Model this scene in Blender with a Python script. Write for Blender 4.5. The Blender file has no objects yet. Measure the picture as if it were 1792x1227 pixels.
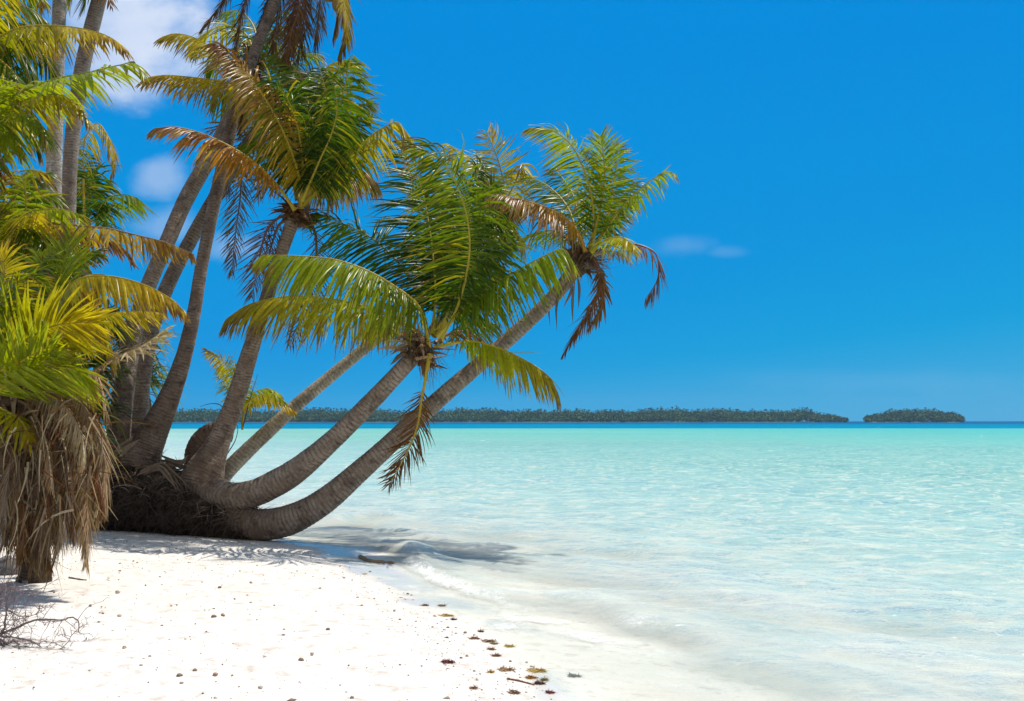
import bpy, math, random
import numpy as np
from mathutils import Vector

random.seed(7)
rng = np.random.default_rng(11)
scene = bpy.context.scene
COL = scene.collection

# ------------------------------------------------------------------ camera
FPX, CX, CY, HOR, CAMZ = 1742.2, 896.0, 613.5, 737.0, 1.8      # photo pixels (1792 wide), metres
PITCH = math.atan((HOR - CY) / FPX)
cam_data = bpy.data.cameras.new('camera')
cam = bpy.data.objects.new('camera', cam_data)
COL.objects.link(cam)
cam_data.lens, cam_data.sensor_width = 35.0, 36.0
cam_data.clip_start, cam_data.clip_end = 0.1, 40000.0
cam.location = (0, 0, CAMZ)
cam.rotation_euler = (math.pi / 2 + PITCH, 0, 0)
scene.camera = cam

# ------------------------------------------------------------------ sun, sky, exposure
SUN_EL, SUN_AZ = math.radians(65), math.radians(57)           # azimuth from +Y, positive towards +X
sun_data = bpy.data.lights.new('sun', 'SUN')
sun_data.energy, sun_data.angle, sun_data.color = 4.8, math.radians(0.5), (1.0, 0.95, 0.87)
sun = bpy.data.objects.new('sun', sun_data)
COL.objects.link(sun)
SDIR = Vector((math.sin(SUN_AZ) * math.cos(SUN_EL), math.cos(SUN_AZ) * math.cos(SUN_EL), math.sin(SUN_EL)))
sun.rotation_euler = SDIR.to_track_quat('Z', 'Y').to_euler()
scene.view_settings.view_transform = 'Standard'
scene.view_settings.look = 'None'
scene.view_settings.gamma = 1.0
scene.view_settings.exposure = 0.1


class G:
    """small node-tree writer"""
    def __init__(self, nt):
        self.nt = nt
    def n(self, typ, ins=None, **kw):
        nd = self.nt.nodes.new(typ)
        for k, v in kw.items():
            setattr(nd, k, v)
        for k, v in (ins or {}).items():
            self.set(nd.inputs[k], v)
        return nd
    def set(self, sock, v):
        if isinstance(v, bpy.types.NodeSocket):
            self.nt.links.new(v, sock)
        elif isinstance(v, bpy.types.Node):
            self.nt.links.new(v.outputs[0], sock)
        else:
            if hasattr(sock.default_value, '__len__') and len(sock.default_value) == 4 and len(v) == 3:
                v = (*v, 1)
            sock.default_value = v
    def m(self, op, a, b=0.0, c=0.0, clamp=False):
        nd = self.nt.nodes.new('ShaderNodeMath'); nd.operation = op; nd.use_clamp = clamp
        self.set(nd.inputs[0], a); self.set(nd.inputs[1], b); self.set(nd.inputs[2], c)
        return nd.outputs[0]
    def mr(self, v, a, b, c, d, smooth=False):
        nd = self.nt.nodes.new('ShaderNodeMapRange')
        if smooth: nd.interpolation_type = 'SMOOTHSTEP'
        for k, x in zip(('Value', 'From Min', 'From Max', 'To Min', 'To Max'), (v, a, b, c, d)):
            self.set(nd.inputs[k], x)
        return nd.outputs[0]
    def mix(self, f, a, b, blend='MIX'):
        nd = self.nt.nodes.new('ShaderNodeMix'); nd.data_type = 'RGBA'; nd.blend_type = blend
        self.set(nd.inputs[0], f); self.set(nd.inputs[6], a); self.set(nd.inputs[7], b)
        return nd.outputs[2]
    def noise(self, vec, scale, detail=4, rough=0.55, dist=0.0):
        nd = self.n('ShaderNodeTexNoise', {'Scale': scale, 'Detail': detail, 'Roughness': rough, 'Distortion': dist})
        if vec is not None: self.set(nd.inputs['Vector'], vec)
        return nd.outputs[0]
    def attr(self, name, out='Fac'):
        nd = self.n('ShaderNodeAttribute'); nd.attribute_name = name
        return nd.outputs[out]
    def vscale(self, vec, s):
        nd = self.n('ShaderNodeVectorMath', {0: vec, 1: s}, operation='MULTIPLY')
        return nd.outputs[0]


world = bpy.data.worlds.new('World')
scene.world = world
world.use_nodes = True
g = G(world.node_tree)
bg = world.node_tree.nodes['Background']
sky = g.n('ShaderNodeTexSky')
sky.sky_type = 'NISHITA'; sky.sun_disc = False
sky.sun_elevation, sky.sun_rotation = SUN_EL, SUN_AZ
sky.air_density, sky.dust_density, sky.ozone_density = 1.0, 0.0, 4.0
dirv = g.n('ShaderNodeTexCoord').outputs['Generated']
sp = g.n('ShaderNodeSeparateXYZ', {0: dirv})
zz = g.m('ADD', g.m('MULTIPLY', g.m('MAXIMUM', sp.outputs[2], 0.0), 0.9), 0.22)   # a clean, thin, deep tropical air
cv = g.n('ShaderNodeCombineXYZ', {0: sp.outputs[0], 1: sp.outputs[1], 2: zz})
nv = g.n('ShaderNodeVectorMath', {0: cv.outputs[0]}, operation='NORMALIZE')
g.set(sky.inputs[0], nv.outputs[0])
sc_ = g.n('ShaderNodeSeparateColor', {0: sky.outputs[0]})
cr = g.mr(sc_.outputs[0], 2.08, 2.7, 0.0, 0.74)
cg = g.m('ADD', g.mr(sc_.outputs[1], 3.1, 4.15, 2.42, 3.45), g.mr(sp.outputs[2], .36, .16, 0.0, .34))
cb = g.mr(sc_.outputs[2], 5.2, 7.4, 6.75, 6.65)
skyc = g.n('ShaderNodeCombineColor', {0: cr, 1: cg, 2: cb}).outputs[0]
# soft cloud patches, placed by direction
yy = g.m('MAXIMUM', sp.outputs[1], 0.02)
u = g.m('DIVIDE', sp.outputs[0], yy)
v = g.m('DIVIDE', sp.outputs[2], yy)
uv = g.n('ShaderNodeCombineXYZ', {0: u, 1: g.m('MULTIPLY', v, 1.35), 2: 0.0}).outputs[0]
n1 = g.noise(uv, 9.0, 6, 0.55)
n2 = g.noise(uv, 4.0, 3, 0.5)
cl = None
for (px, py, rx, ry, st) in ((215, 20, 205, 165, .95), (330, 60, 70, 90, .28), (272, 305, 62, 48, .40), (400, 432, 90, 36, .27),
                             (290, 392, 75, 42, .27), (1195, 426, 70, 26, .10), (1275, 439, 50, 14, .08),
                             (1560, 668, 330, 30, .04)):
    uc, vc = (px - CX) / FPX, (HOR - py) / FPX
    a = g.m('DIVIDE', g.m('SUBTRACT', u, uc), rx / FPX)
    b = g.m('DIVIDE', g.m('SUBTRACT', v, vc), ry / FPX)
    r = g.m('SQRT', g.m('ADD', g.m('MULTIPLY', a, a), g.m('MULTIPLY', b, b)))
    r = g.m('ADD', r, g.m('MULTIPLY', g.m('SUBTRACT', n1, .5), 2.2))
    k = g.mr(r, 1.05, 0.15, 0.0, st, True)
    cl = k if cl is None else g.m('MAXIMUM', cl, k)
cl = g.m('MULTIPLY', cl, g.mr(n2, .3, .65, .75, 1.1))
ccol = g.mix(cl, skyc, (6.9, 7.6, 9.0))
# unseen cloud added behind the viewer and overhead as soft fill light
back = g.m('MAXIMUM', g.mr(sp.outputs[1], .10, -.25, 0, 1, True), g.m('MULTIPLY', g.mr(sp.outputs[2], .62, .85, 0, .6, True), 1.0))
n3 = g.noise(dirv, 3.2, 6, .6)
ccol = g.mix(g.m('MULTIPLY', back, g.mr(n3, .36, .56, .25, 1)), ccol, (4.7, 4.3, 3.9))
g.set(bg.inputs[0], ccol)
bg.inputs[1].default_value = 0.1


# ------------------------------------------------------------------ helpers
CP, SP_ = math.cos(PITCH), math.sin(PITCH)
def W(px, py, D):
    """point at photo pixel px,py and ground distance D (along +Y)"""
    x = (np.asarray(px, float) - CX) / FPX
    y = -(np.asarray(py, float) - CY) / FPX
    dy = CP - y * SP_
    dz = SP_ + y * CP
    k = np.asarray(D, float) / dy
    return np.stack(np.broadcast_arrays(x * k, D, CAMZ + dz * k), -1).astype(float)

def ground(px, py, z=0.0):
    """point where the ray through px,py meets height z"""
    y = -(py - CY) / FPX
    D = (z - CAMZ) / (SP_ + y * CP) * (CP - y * SP_)
    return W(px, py, D)

def catmull(P, n):
    P = np.asarray(P, float)
    if len(P) == 2:
        t = np.linspace(0, 1, n)[:, None]
        return P[0] * (1 - t) + P[1] * t
    seg = np.linalg.norm(np.diff(P[:, :3], axis=0), axis=1) ** 0.5
    kn = np.concatenate([[0], np.cumsum(seg)])
    m = np.zeros_like(P)
    for i in range(len(P)):
        if i == 0: m[i] = (P[1] - P[0]) / (kn[1] - kn[0])
        elif i == len(P) - 1: m[i] = (P[-1] - P[-2]) / (kn[-1] - kn[-2])
        else:
            a = (P[i] - P[i-1]) / (kn[i] - kn[i-1]); b = (P[i+1] - P[i]) / (kn[i+1] - kn[i])
            wa, wb = kn[i+1] - kn[i], kn[i] - kn[i-1]
            m[i] = (a * wa + b * wb) / (wa + wb)
    dense = []
    for i in range(len(P) - 1):
        h = kn[i+1] - kn[i]
        t = np.linspace(0, 1, 24, endpoint=(i == len(P) - 2))[:, None]
        dense.append((2*t**3-3*t**2+1)*P[i] + (t**3-2*t**2+t)*h*m[i] + (-2*t**3+3*t**2)*P[i+1] + (t**3-t**2)*h*m[i+1])
    d = np.concatenate(dense)
    L = np.concatenate([[0], np.cumsum(np.linalg.norm(np.diff(d[:, :3], axis=0), axis=1))])
    s = np.linspace(0, L[-1], n)
    return np.stack([np.interp(s, L, d[:, k]) for k in range(d.shape[1])], 1)

def norm(a):
    return a / np.maximum(np.linalg.norm(a, axis=-1, keepdims=True), 1e-9)

def make(name, V, F, mat, parent=None, base=None, col=None, attrs=None, smooth=True):
    """one mesh object from arrays; V in world metres, base = world origin of the object / its parent"""
    V = np.asarray(V, float).reshape(-1, 3)
    b = np.zeros(3) if base is None else np.asarray(base, float)
    me = bpy.data.meshes.new(name)
    if isinstance(F, np.ndarray):
        k = F.shape[1]
        me.vertices.add(len(V)); me.loops.add(F.size); me.polygons.add(len(F))
        me.vertices.foreach_set('co', (V - b).astype(np.float32).ravel())
        me.loops.foreach_set('vertex_index', F.astype(np.int32).ravel())
        me.polygons.foreach_set('loop_start', np.arange(0, F.size, k, dtype=np.int32))
        me.update(calc_edges=True)
        me.validate()
    else:
        me.from_pydata([tuple(p) for p in V - b], [], [tuple(f) for f in F])
    if smooth:
        me.polygons.foreach_set('use_smooth', np.ones(len(me.polygons), bool))
    if col is not None:
        a = me.color_attributes.new('Col', 'FLOAT_COLOR', 'POINT')
        c4 = np.concatenate([np.asarray(col, float).reshape(-1, 3), np.ones((len(V), 1))], 1)
        a.data.foreach_set('color', c4.astype(np.float32).ravel())
    for k, vals in (attrs or {}).items():
        a = me.attributes.new(k, 'FLOAT', 'POINT')
        a.data.foreach_set('value', np.asarray(vals, np.float32).ravel())
    me.materials.append(mat)
    o = bpy.data.objects.new(name, me)
    COL.objects.link(o)
    if parent is not None:
        o.parent = parent
    else:
        o.location = b
    return o

def tag(o, label=None, cat=None, group=None, kind=None):
    if label: o['label'] = label
    if cat: o['category'] = cat
    if group: o['group'] = group
    if kind: o['kind'] = kind
    return o

def empty(name, loc, label, cat, group=None):
    o = bpy.data.objects.new(name, None)
    COL.objects.link(o)
    o.location = tuple(loc)
    o.empty_display_size = .2
    tag(o, label, cat, group)
    o['base'] = [float(x) for x in loc]
    return o

def tube_arrays(P, R, sides=8, flat=None):
    """rotation-minimising tube; P (n,3), R (n,) ; returns verts (n,sides,3), faces, frames"""
    P = np.asarray(P, float); R = np.asarray(R, float)
    n = len(P)
    T = norm(np.gradient(P, axis=0))
    a = np.array([0, 1.0, 0]) if abs(T[0][1]) < .8 else np.array([1.0, 0, 0])
    X = np.zeros_like(P); Y = np.zeros_like(P)
    x = a - T[0] * a.dot(T[0]); x /= np.linalg.norm(x)
    for i in range(n):
        x = x - T[i] * x.dot(T[i]); x /= max(np.linalg.norm(x), 1e-9)
        X[i] = x; Y[i] = np.cross(T[i], x)
    th = np.arange(sides) / sides * 2 * math.pi
    V = P[:, None] + R[:, None, None] * (np.cos(th)[None, :, None] * X[:, None] + np.sin(th)[None, :, None] * Y[:, None])
    i = np.arange(n - 1)[:, None] * sides; j = np.arange(sides)[None]; j2 = (j + 1) % sides
    F = np.stack([i + j, i + j2, i + sides + j2, i + sides + j], -1).reshape(-1, 4)
    return V, F, (T, X, Y, th)

class Bag:
    """collects quads with colours"""
    def __init__(self): self.v, self.f, self.c, self.n = [], [], [], 0
    def add(self, V, F, C=None):
        V = np.asarray(V, float).reshape(-1, 3)
        self.v.append(V); self.f.append(np.asarray(F) + self.n); self.n += len(V)
        if C is not None:
            C = np.asarray(C, float)
            self.c.append(np.broadcast_to(C, (len(V), 3)))
    def out(self):
        return np.concatenate(self.v), np.concatenate(self.f), (np.concatenate(self.c) if self.c else None)

def vnoise(p, seed=0):
    """value noise of 2-D or 3-D points, about -1..1"""
    p = np.asarray(p, float)
    i = np.floor(p).astype(np.int64); f = p - i
    f = f * f * (3 - 2 * f)
    d = p.shape[-1]; out = 0
    for c in range(2 ** d):
        bits = np.array([(c >> k) & 1 for k in range(d)])
        q = i + bits
        h = q[..., 0] * 374761393 + q[..., 1] * 668265263 + (q[..., 2] * 2147483647 if d > 2 else 0) + seed * 974711
        h = (h ^ (h >> 13)) * 1274126177
        h = ((h ^ (h >> 16)) & 0xffff) / 32767.5 - 1
        w = np.prod(np.where(bits == 1, f, 1 - f), -1)
        out = out + w * h
    return out

def fbm(p, octaves=4, seed=0, gain=.5):
    a, s, t = 1.0, 0, 0
    p = np.asarray(p, float)
    for o in range(octaves):
        s = s + a * vnoise(p * 2 ** o + 17.3 * o, seed + o); t += a; a *= gain
    return s / t

# ------------------------------------------------------------------ materials
def new_mat(name):
    m = bpy.data.materials.new(name); m.use_nodes = True
    m.node_tree.nodes.clear()
    gg = G(m.node_tree)
    out = gg.n('ShaderNodeOutputMaterial')
    return m, gg, out

def mat_leaf(name, rough, trans, spec=.5):
    m, g, out = new_mat(name)
    c = g.attr('Col', 'Color')
    geo = g.n('ShaderNodeNewGeometry')
    nz = g.noise(geo.outputs['Position'], 22.0, 3)
    hs = g.n('ShaderNodeHueSaturation', {'Color': c, 'Value': g.mr(nz, .3, .7, .8, 1.22)})
    bs = g.n('ShaderNodeBsdfPrincipled', {'Base Color': hs.outputs[0], 'Roughness': rough, 'Specular IOR Level': spec})
    tc = g.mix(1.0, hs.outputs[0], (1.65, 1.6, .35), 'MULTIPLY')
    tr = g.n('ShaderNodeBsdfTranslucent', {'Color': tc})
    mx = g.n('ShaderNodeMixShader', {0: trans, 1: bs.outputs[0], 2: tr.outputs[0]})
    g.set(out.inputs[0], mx.outputs[0])
    return m
M_LEAF = mat_leaf('green_leaf', .29, .47, .22)
M_DEAD = mat_leaf('dried_leaf', .8, .25, .1)

def mat_attr(name, rough, bump=0.0, bscale=30, spec=.3, var=.25):
    m, g, out = new_mat(name)
    c = g.attr('Col', 'Color')
    geo = g.n('ShaderNodeNewGeometry')
    nz = g.noise(geo.outputs['Position'], bscale, 5, .6)
    hs = g.n('ShaderNodeHueSaturation', {'Color': c, 'Value': g.mr(nz, .3, .7, 1 - var, 1 + var)})
    bs = g.n('ShaderNodeBsdfPrincipled', {'Base Color': hs.outputs[0], 'Roughness': rough, 'Specular IOR Level': spec})
    if bump:
        b = g.n('ShaderNodeBump', {'Strength': .7, 'Distance': bump, 'Height': nz})
        g.set(bs.inputs['Normal'], b.outputs[0])
    g.set(out.inputs[0], bs.outputs[0])
    return m
M_RIB = mat_attr('leaf_rib', .45, .0, 30, .4, .15)
M_FIBRE = mat_attr('dry_fibre', .9, .01, 60, .1, .35)
M_DEBRIS = mat_attr('beach_debris', .8, .004, 120, .2, .3)

def mat_trunk():
    m, g, out = new_mat('palm_bark')
    ln = g.attr('along'); rg = g.attr('ring'); tint = g.attr('Col', 'Color')
    geo = g.n('ShaderNodeNewGeometry'); pos = geo.outputs['Position']
    big = g.noise(pos, 3.2, 5, .6)
    fine = g.noise(pos, 26, 6, .68)
    spots = g.noise(pos, 7, 5, .65)
    bv = g.n('ShaderNodeCombineXYZ', {0: g.m('MULTIPLY', ln, 26.0), 1: g.attr('ca'), 2: g.attr('sa')}).outputs[0]
    band = g.noise(bv, 1.0, 5, .7)
    bv2 = g.n('ShaderNodeCombineXYZ', {0: g.m('MULTIPLY', ln, 5.0), 1: g.attr('ca'), 2: g.attr('sa')}).outputs[0]
    wide = g.noise(bv2, 1.0, 4, .6)
    c = g.mix(g.mr(big, .35, .65, 0, 1), (.262, .205, .160), (.42, .36, .30))
    c = g.mix(g.mr(band, .52, .66, 0, .75), c, (.105, .078, .060))
    c = g.mix(g.mr(wide, .40, .30, 0, .5), c, (.42, .385, .335))
    c = g.mix(g.mr(fine, .54, .66, 0, .6), c, (.070, .050, .038))
    stain = g.noise(pos, 1.9, 6, .7)
    c = g.mix(g.mr(stain, .54, .66, 0, .55), c, (.085, .062, .050))
    c = g.mix(g.mr(spots, .57, .67, 0, .7), c, (.46, .43, .38))
    dk = g.noise(pos, 4.4, 6, .72)
    c = g.mix(g.mr(dk, .55, .64, 0, .6), c, (.075, .056, .046))
    c = g.mix(g.m('MULTIPLY', rg, g.mr(big, .36, .62, .25, .8)), c, (.055, .040, .030))
    c = g.mix(1.0, c, tint, 'MULTIPLY')
    bs = g.n('ShaderNodeBsdfPrincipled', {'Base Color': c, 'Roughness': .85, 'Specular IOR Level': .2})
    h = g.m('ADD', g.m('MULTIPLY', fine, .8), g.m('MULTIPLY', band, .8))
    b = g.n('ShaderNodeBump', {'Strength': .9, 'Distance': .02, 'Height': h})
    g.set(bs.inputs['Normal'], b.outputs[0])
    g.set(out.inputs[0], bs.outputs[0])
    return m
M_TRUNK = mat_trunk()

def mat_root():
    m, g, out = new_mat('root_mat')
    geo = g.n('ShaderNodeNewGeometry'); pos = geo.outputs['Position']
    a = g.noise(pos, 6, 6, .65); b = g.noise(g.vscale(pos, (1, 1, .35)), 45, 5, .7)
    c = g.mix(g.mr(a, .38, .62, 0, 1), (.022, .016, .012), (.095, .070, .052))
    c = g.mix(g.mr(b, .52, .68, 0, .8), c, (.18, .14, .105))
    bs = g.n('ShaderNodeBsdfPrincipled', {'Base Color': c, 'Roughness': .95, 'Specular IOR Level': .1})
    bm = g.n('ShaderNodeBump', {'Strength': 1.0, 'Distance': .05, 'Height': g.m('ADD', a, b)})
    g.set(bs.inputs['Normal'], bm.outputs[0])
    g.set(out.inputs[0], bs.outputs[0])
    return m
M_ROOT = mat_root()

def mat_sand():
    m, g, out = new_mat('coral_sand')
    geo = g.n('ShaderNodeNewGeometry'); pos = geo.outputs['Position']
    wet = g.attr('wet')
    a = g.noise(pos, 1.3, 5, .6); b = g.noise(pos, 60, 5, .7); sp = g.noise(pos, 160, 2, .5); pat = g.noise(pos, 7, 4, .6)
    c = g.mix(g.mr(a, .3, .7, 0, 1), (.74, .70, .64), (.69, .64, .57))
    c = g.mix(g.mr(pat, .54, .68, 0, .6), c, (.44, .36, .30))
    c = g.mix(g.mr(sp, .66, .74, 0, .6), c, (.42, .34, .27))
    c = g.mix(g.m('MULTIPLY', wet, .40), c, (.64, .58, .47))
    bs = g.n('ShaderNodeBsdfPrincipled', {'Base Color': c, 'Specular IOR Level': g.m('MULTIPLY_ADD', wet, .24, .08),
             'Roughness': g.m('MULTIPLY_ADD', wet, -.72, .92)})
    h = g.m('ADD', g.m('MULTIPLY', b, .35), g.m('MULTIPLY', pat, 1.2))
    bm = g.n('ShaderNodeBump', {'Strength': g.m('MULTIPLY_ADD', wet, -.55, .6), 'Distance': .03, 'Height': h})
    g.set(bs.inputs['Normal'], bm.outputs[0])
    g.set(out.inputs[0], bs.outputs[0])
    return m
M_SAND = mat_sand()

def mat_water():
    m, g, out = new_mat('lagoon_water')
    geo = g.n('ShaderNodeNewGeometry'); pos = geo.outputs['Position']
    c = g.attr('Col', 'Color'); op = g.attr('opacity'); foam = g.attr('foam'); far = g.attr('far'); caps = g.attr('caps')
    # patches of sandier and greener bottom, then finer caustic-like light painted over
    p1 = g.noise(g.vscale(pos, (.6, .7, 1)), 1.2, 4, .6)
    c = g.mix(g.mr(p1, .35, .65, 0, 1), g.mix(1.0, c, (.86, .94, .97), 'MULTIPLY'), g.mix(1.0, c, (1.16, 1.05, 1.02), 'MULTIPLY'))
    p2 = g.noise(g.vscale(pos, (2.6, 2.9, 1)), 1.0, 6, .65, .9)  # stand-in for caustics and ripple tones, mixed into the water colour
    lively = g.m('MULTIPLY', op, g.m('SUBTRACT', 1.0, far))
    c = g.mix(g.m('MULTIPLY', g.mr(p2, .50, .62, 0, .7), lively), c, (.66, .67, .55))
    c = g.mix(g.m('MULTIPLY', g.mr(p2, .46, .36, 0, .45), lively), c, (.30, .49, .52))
    b0 = g.noise(g.vscale(pos, (11, 11, 3)), 1.0, 4, .6, .8)
    # ripples
    b1 = g.noise(g.vscale(pos, (3.8, 4.4, 2)), 1.0, 5, .62, .6)
    b2 = g.noise(g.vscale(pos, (.55, .9, 1)), 1.0, 5, .65, .4)
    b3 = g.noise(g.vscale(pos, (.05, .13, 1)), 1.0, 6, .7)
    hh = g.m('ADD', g.m('ADD', g.m('MULTIPLY', b1, .13), g.m('MULTIPLY', b0, .022)), g.m('ADD', g.m('MULTIPLY', b2, .30), g.m('MULTIPLY', b3, g.m('MULTIPLY', far, 2.0))))
    bmp = g.n('ShaderNodeBump', {'Strength': 1.0, 'Distance': 1.0, 'Height': hh})
    N = bmp.outputs[0]
    # foam lace
    f1 = g.noise(pos, 13, 7, .8, 1.2)
    f2 = g.noise(pos, 55, 4, .7)
    fm = g.mr(g.m('ADD', g.m('MULTIPLY', foam, .62), g.m('ADD', g.m('MULTIPLY', f1, .5), g.m('MULTIPLY', f2, .3))), .66, .86, 0, 1)
    fm = g.m('MULTIPLY', fm, g.mr(foam, 0, .15, 0, 1))
    # far breaking crests, plus fine white foam flecks painted in for sun glints
    w1 = g.noise(g.vscale(pos, (.22, .75, 1)), 1.0, 5, .75, .5)
    cp = g.m('MULTIPLY', g.mr(w1, .655, .72, 0, .85), caps)
    w2 = g.noise(g.vscale(pos, (2.6, 4.2, 1)), 1.0, 6, .8, .6)
    fm = g.m('MAXIMUM', fm, g.m('MAXIMUM', cp, g.m('MULTIPLY', g.mr(w2, .675, .73, 0, .8), g.mr(caps, 0, .1, 0, 1))))
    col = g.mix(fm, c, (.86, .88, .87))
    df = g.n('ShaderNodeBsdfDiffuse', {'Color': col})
    tr = g.n('ShaderNodeBsdfTransparent', {'Color': (.97, 1.0, .99)})
    mx = g.n('ShaderNodeMixShader', {0: g.m('MAXIMUM', op, fm), 1: tr.outputs[0], 2: df.outputs[0]})
    gl = g.n('ShaderNodeBsdfGlossy', {'Color': (1, 1, 1), 'Roughness': .08, 'Normal': N})
    fr = g.n('ShaderNodeFresnel', {'IOR': 1.33, 'Normal': N})
    ff = g.m('MULTIPLY', g.m('MINIMUM', fr.outputs[0], .55), g.m('SUBTRACT', 1.0, fm))
    ff = g.m('MULTIPLY', ff, g.attr('gloss'))
    m2 = g.n('ShaderNodeMixShader', {0: ff, 1: mx.outputs[0], 2: gl.outputs[0]})
    g.set(out.inputs[0], m2.outputs[0])
    return m
M_WATER = mat_water()

# ------------------------------------------------------------------ beach and sea
shore_px = [(1015, 1235), (968, 1200), (905, 1152), (850, 1112), (775, 1068), (700, 1030), (612, 985), (540, 952)]
SH = [ground(x, y)[:2] for x, y in shore_px]
d0 = SH[0] - SH[1]
SH = [SH[0] + d0 / np.linalg.norm(d0) * 9] + SH + [np.array(p) for p in ((-3.7, 16.0), (-4.6, 17.4), (-6.6, 19.0), (-10, 22.5), (-16, 34), (-32, 70), (-80, 170), (-200, 420))]
SH = catmull(np.array([[p[0], p[1], 0] for p in SH]), 320)[:, :2]

def polydist(P, line, signed=True):
    P = np.asarray(P, float); out = np.full(len(P), 1e9); sg = np.ones(len(P)); tt = np.zeros(len(P))
    for k in range(len(line) - 1):
        a, b = line[k], line[k+1]; ab = b - a; L2 = ab.dot(ab)
        t = np.clip(((P - a) @ ab) / L2, 0, 1)
        q = a + t[:, None] * ab
        d = np.hypot(P[:, 0] - q[:, 0], P[:, 1] - q[:, 1])
        cr = ab[0] * (P[:, 1] - a[1]) - ab[1] * (P[:, 0] - a[0])
        m = d < out
        out = np.where(m, d, out); sg = np.where(m, np.sign(cr), sg); tt = np.where(m, (k + t) / (len(line) - 1), tt)
    return out * (np.where(sg == 0, 1, sg) if signed else 1), tt

def shore(P):
    """signed distance to the waterline, + = land"""
    P = np.asarray(P, float).reshape(-1, 2)
    near = P[:, 1] < 60
    d = np.empty(len(P))
    if near.any(): d[near] = polydist(P[near], SH[::4])[0]
    if (~near).any(): d[~near] = polydist(P[~near], SH[::8])[0]
    return d

def sand_z(P, d=None):
    P = np.asarray(P, float).reshape(-1, 2)
    if d is None: d = shore(P)
    up = np.where(d > 0, .45 * (1 - np.exp(-np.maximum(d, 0) * .072 / .45)), 0)
    dn = np.where(d < 0, -.9 * (1 - np.exp(np.minimum(d, 0) * .085 / .9)), 0)
    z = up + dn
    k = np.clip((d - .3) / 1.2, 0, 1)
    z = z + k * (.022 * fbm(P * .8, 3, 5) + .012 * fbm(P * 3.1, 3, 9)) + .006 * fbm(P * .9, 2, 3)
    return z

def fan_grid(rows, tan_lo, tan_hi, ncol, pad):
    s = np.linspace(0, 1, ncol)
    X = rows[:, None] * (tan_lo + (tan_hi - tan_lo) * s)[None] + pad * (2 * s - 1)[None]
    Y = np.broadcast_to(rows[:, None], X.shape)
    i = np.arange(len(rows) - 1)[:, None] * ncol; j = np.arange(ncol - 1)[None]
    F = np.stack([i + j, i + j + 1, i + ncol + j + 1, i + ncol + j], -1).reshape(-1, 4)
    return np.stack([X.ravel(), Y.ravel()], -1), F

rows = [2.6]
while rows[-1] < 30: rows.append(rows[-1] * 1.0062)
while rows[-1] < 90: rows.append(rows[-1] * 1.02)
P2, F2 = fan_grid(np.array(rows), -.85, .62, 330, 2.0)
d = shore(P2)
zs = sand_z(P2, d)
# small kicked-up pits
foot = np.clip((d - .9) / 1.0, 0, 1)
pit = fbm(P2 * 6.0, 3, 21)
zs = zs - foot * .03 * np.clip(pit - .18, 0, 1) * 2
wetn = fbm(P2 * 1.1, 3, 33)
wet = np.clip(1 - (d - .10 - .30 * wetn) / .20, 0, 1) * np.clip((d + 1.2) / .8, 0, 1) * (.35 + .65 * np.clip(.5 + 2.5 * fbm(P2 * 1.3, 3, 35), 0, 1))
sand = make('sand_ground', np.column_stack([P2, zs]), F2, M_SAND, attrs={'wet': wet})
tag(sand, kind='structure')

# --- sea
rows = [2.9]
while rows[-1] < 45: rows.append(rows[-1] * 1.0042)
while rows[-1] < 300: rows.append(rows[-1] * 1.008)
while rows[-1] < 16000: rows.append(rows[-1] * 1.05)
rows = np.array(rows)
P2, F2 = fan_grid(rows, -.85, .72, 420, 2.0)
d = shore(P2); dw = -d
Y = P2[:, 1]
spacing = np.interp(Y, rows[:-1], np.diff(rows))
h = np.zeros(len(P2))
wr = np.random.default_rng(3)
for i in range(58):
    lam = .22 * (4.2 / .22) ** (i / 57.0)
    ang = math.radians(-112 + wr.normal(0, 34))                    # wave travel, toward the beach
    k = 2 * math.pi / lam
    ph = (P2[:, 0] * math.cos(ang) + P2[:, 1] * math.sin(ang)) * k + wr.uniform(0, 6.28)
    ph = ph + 1.2 * vnoise(P2 / (lam * 5), 50 + i)
    w = 1 - np.abs(np.sin(ph * .5)) * 2                              # pointed crests
    lod = np.clip((lam / spacing - 2.5) / 3.0, 0, 1)
    h += lod * (.0066 * lam ** .85) * (.6 * w + .4 * np.sin(ph))
gust = .75 + .45 * fbm(P2 * np.array([.12, .3]), 3, 71)
h = h * gust * np.clip((dw + .1) / 2.2, .06, 1)
foam = np.zeros(len(P2))
near = Y < 40
def breaker(pts, amps, wf, wb, foam_amt, seed):
    """a low shore wave: crest line (photo pixels), steep on the beach side"""
    global h, foam
    L = np.array([list(ground(x, y)[:2]) + [0] for x, y in pts]); L = catmull(L, 26)[:, :2]
    dd, tt = polydist(P2[near], L)
    # + = land side of the crest line
    wob = .12 * fbm(P2[near] * 1.4, 2, seed)
    dd = dd + wob
    a = np.interp(tt, np.linspace(0, 1, len(amps)), amps)
    end = np.clip(tt / .08, 0, 1) * np.clip((1 - tt) / .08, 0, 1)
    prof = np.where(dd > 0, np.exp(-(dd / wf) ** 2), np.exp(-(dd / wb) ** 2))
    trough = -.35 * np.exp(-((dd - wf * 2.6) / (wf * 1.5)) ** 2)
    h[near] += a * end * (prof + trough) * (1 + .35 * fbm(P2[near] * 3.0, 2, seed + 1))
    fa = np.interp(tt, np.linspace(0, 1, len(foam_amt)), foam_amt)
    fz = np.exp(-((dd - wf * .9) / (wf * 1.6)) ** 2)
    foam[near] = np.maximum(foam[near], fa * fz * end)
breaker([(1010, 1075), (930, 1052), (850, 1030), (780, 1005), (730, 976), (690, 955), (640, 944)], [.02, .03, .05, .07, .12, .12, .03], .15, .42, [.4, .55, .65, .68, .45, .2, .05], 201)
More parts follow.
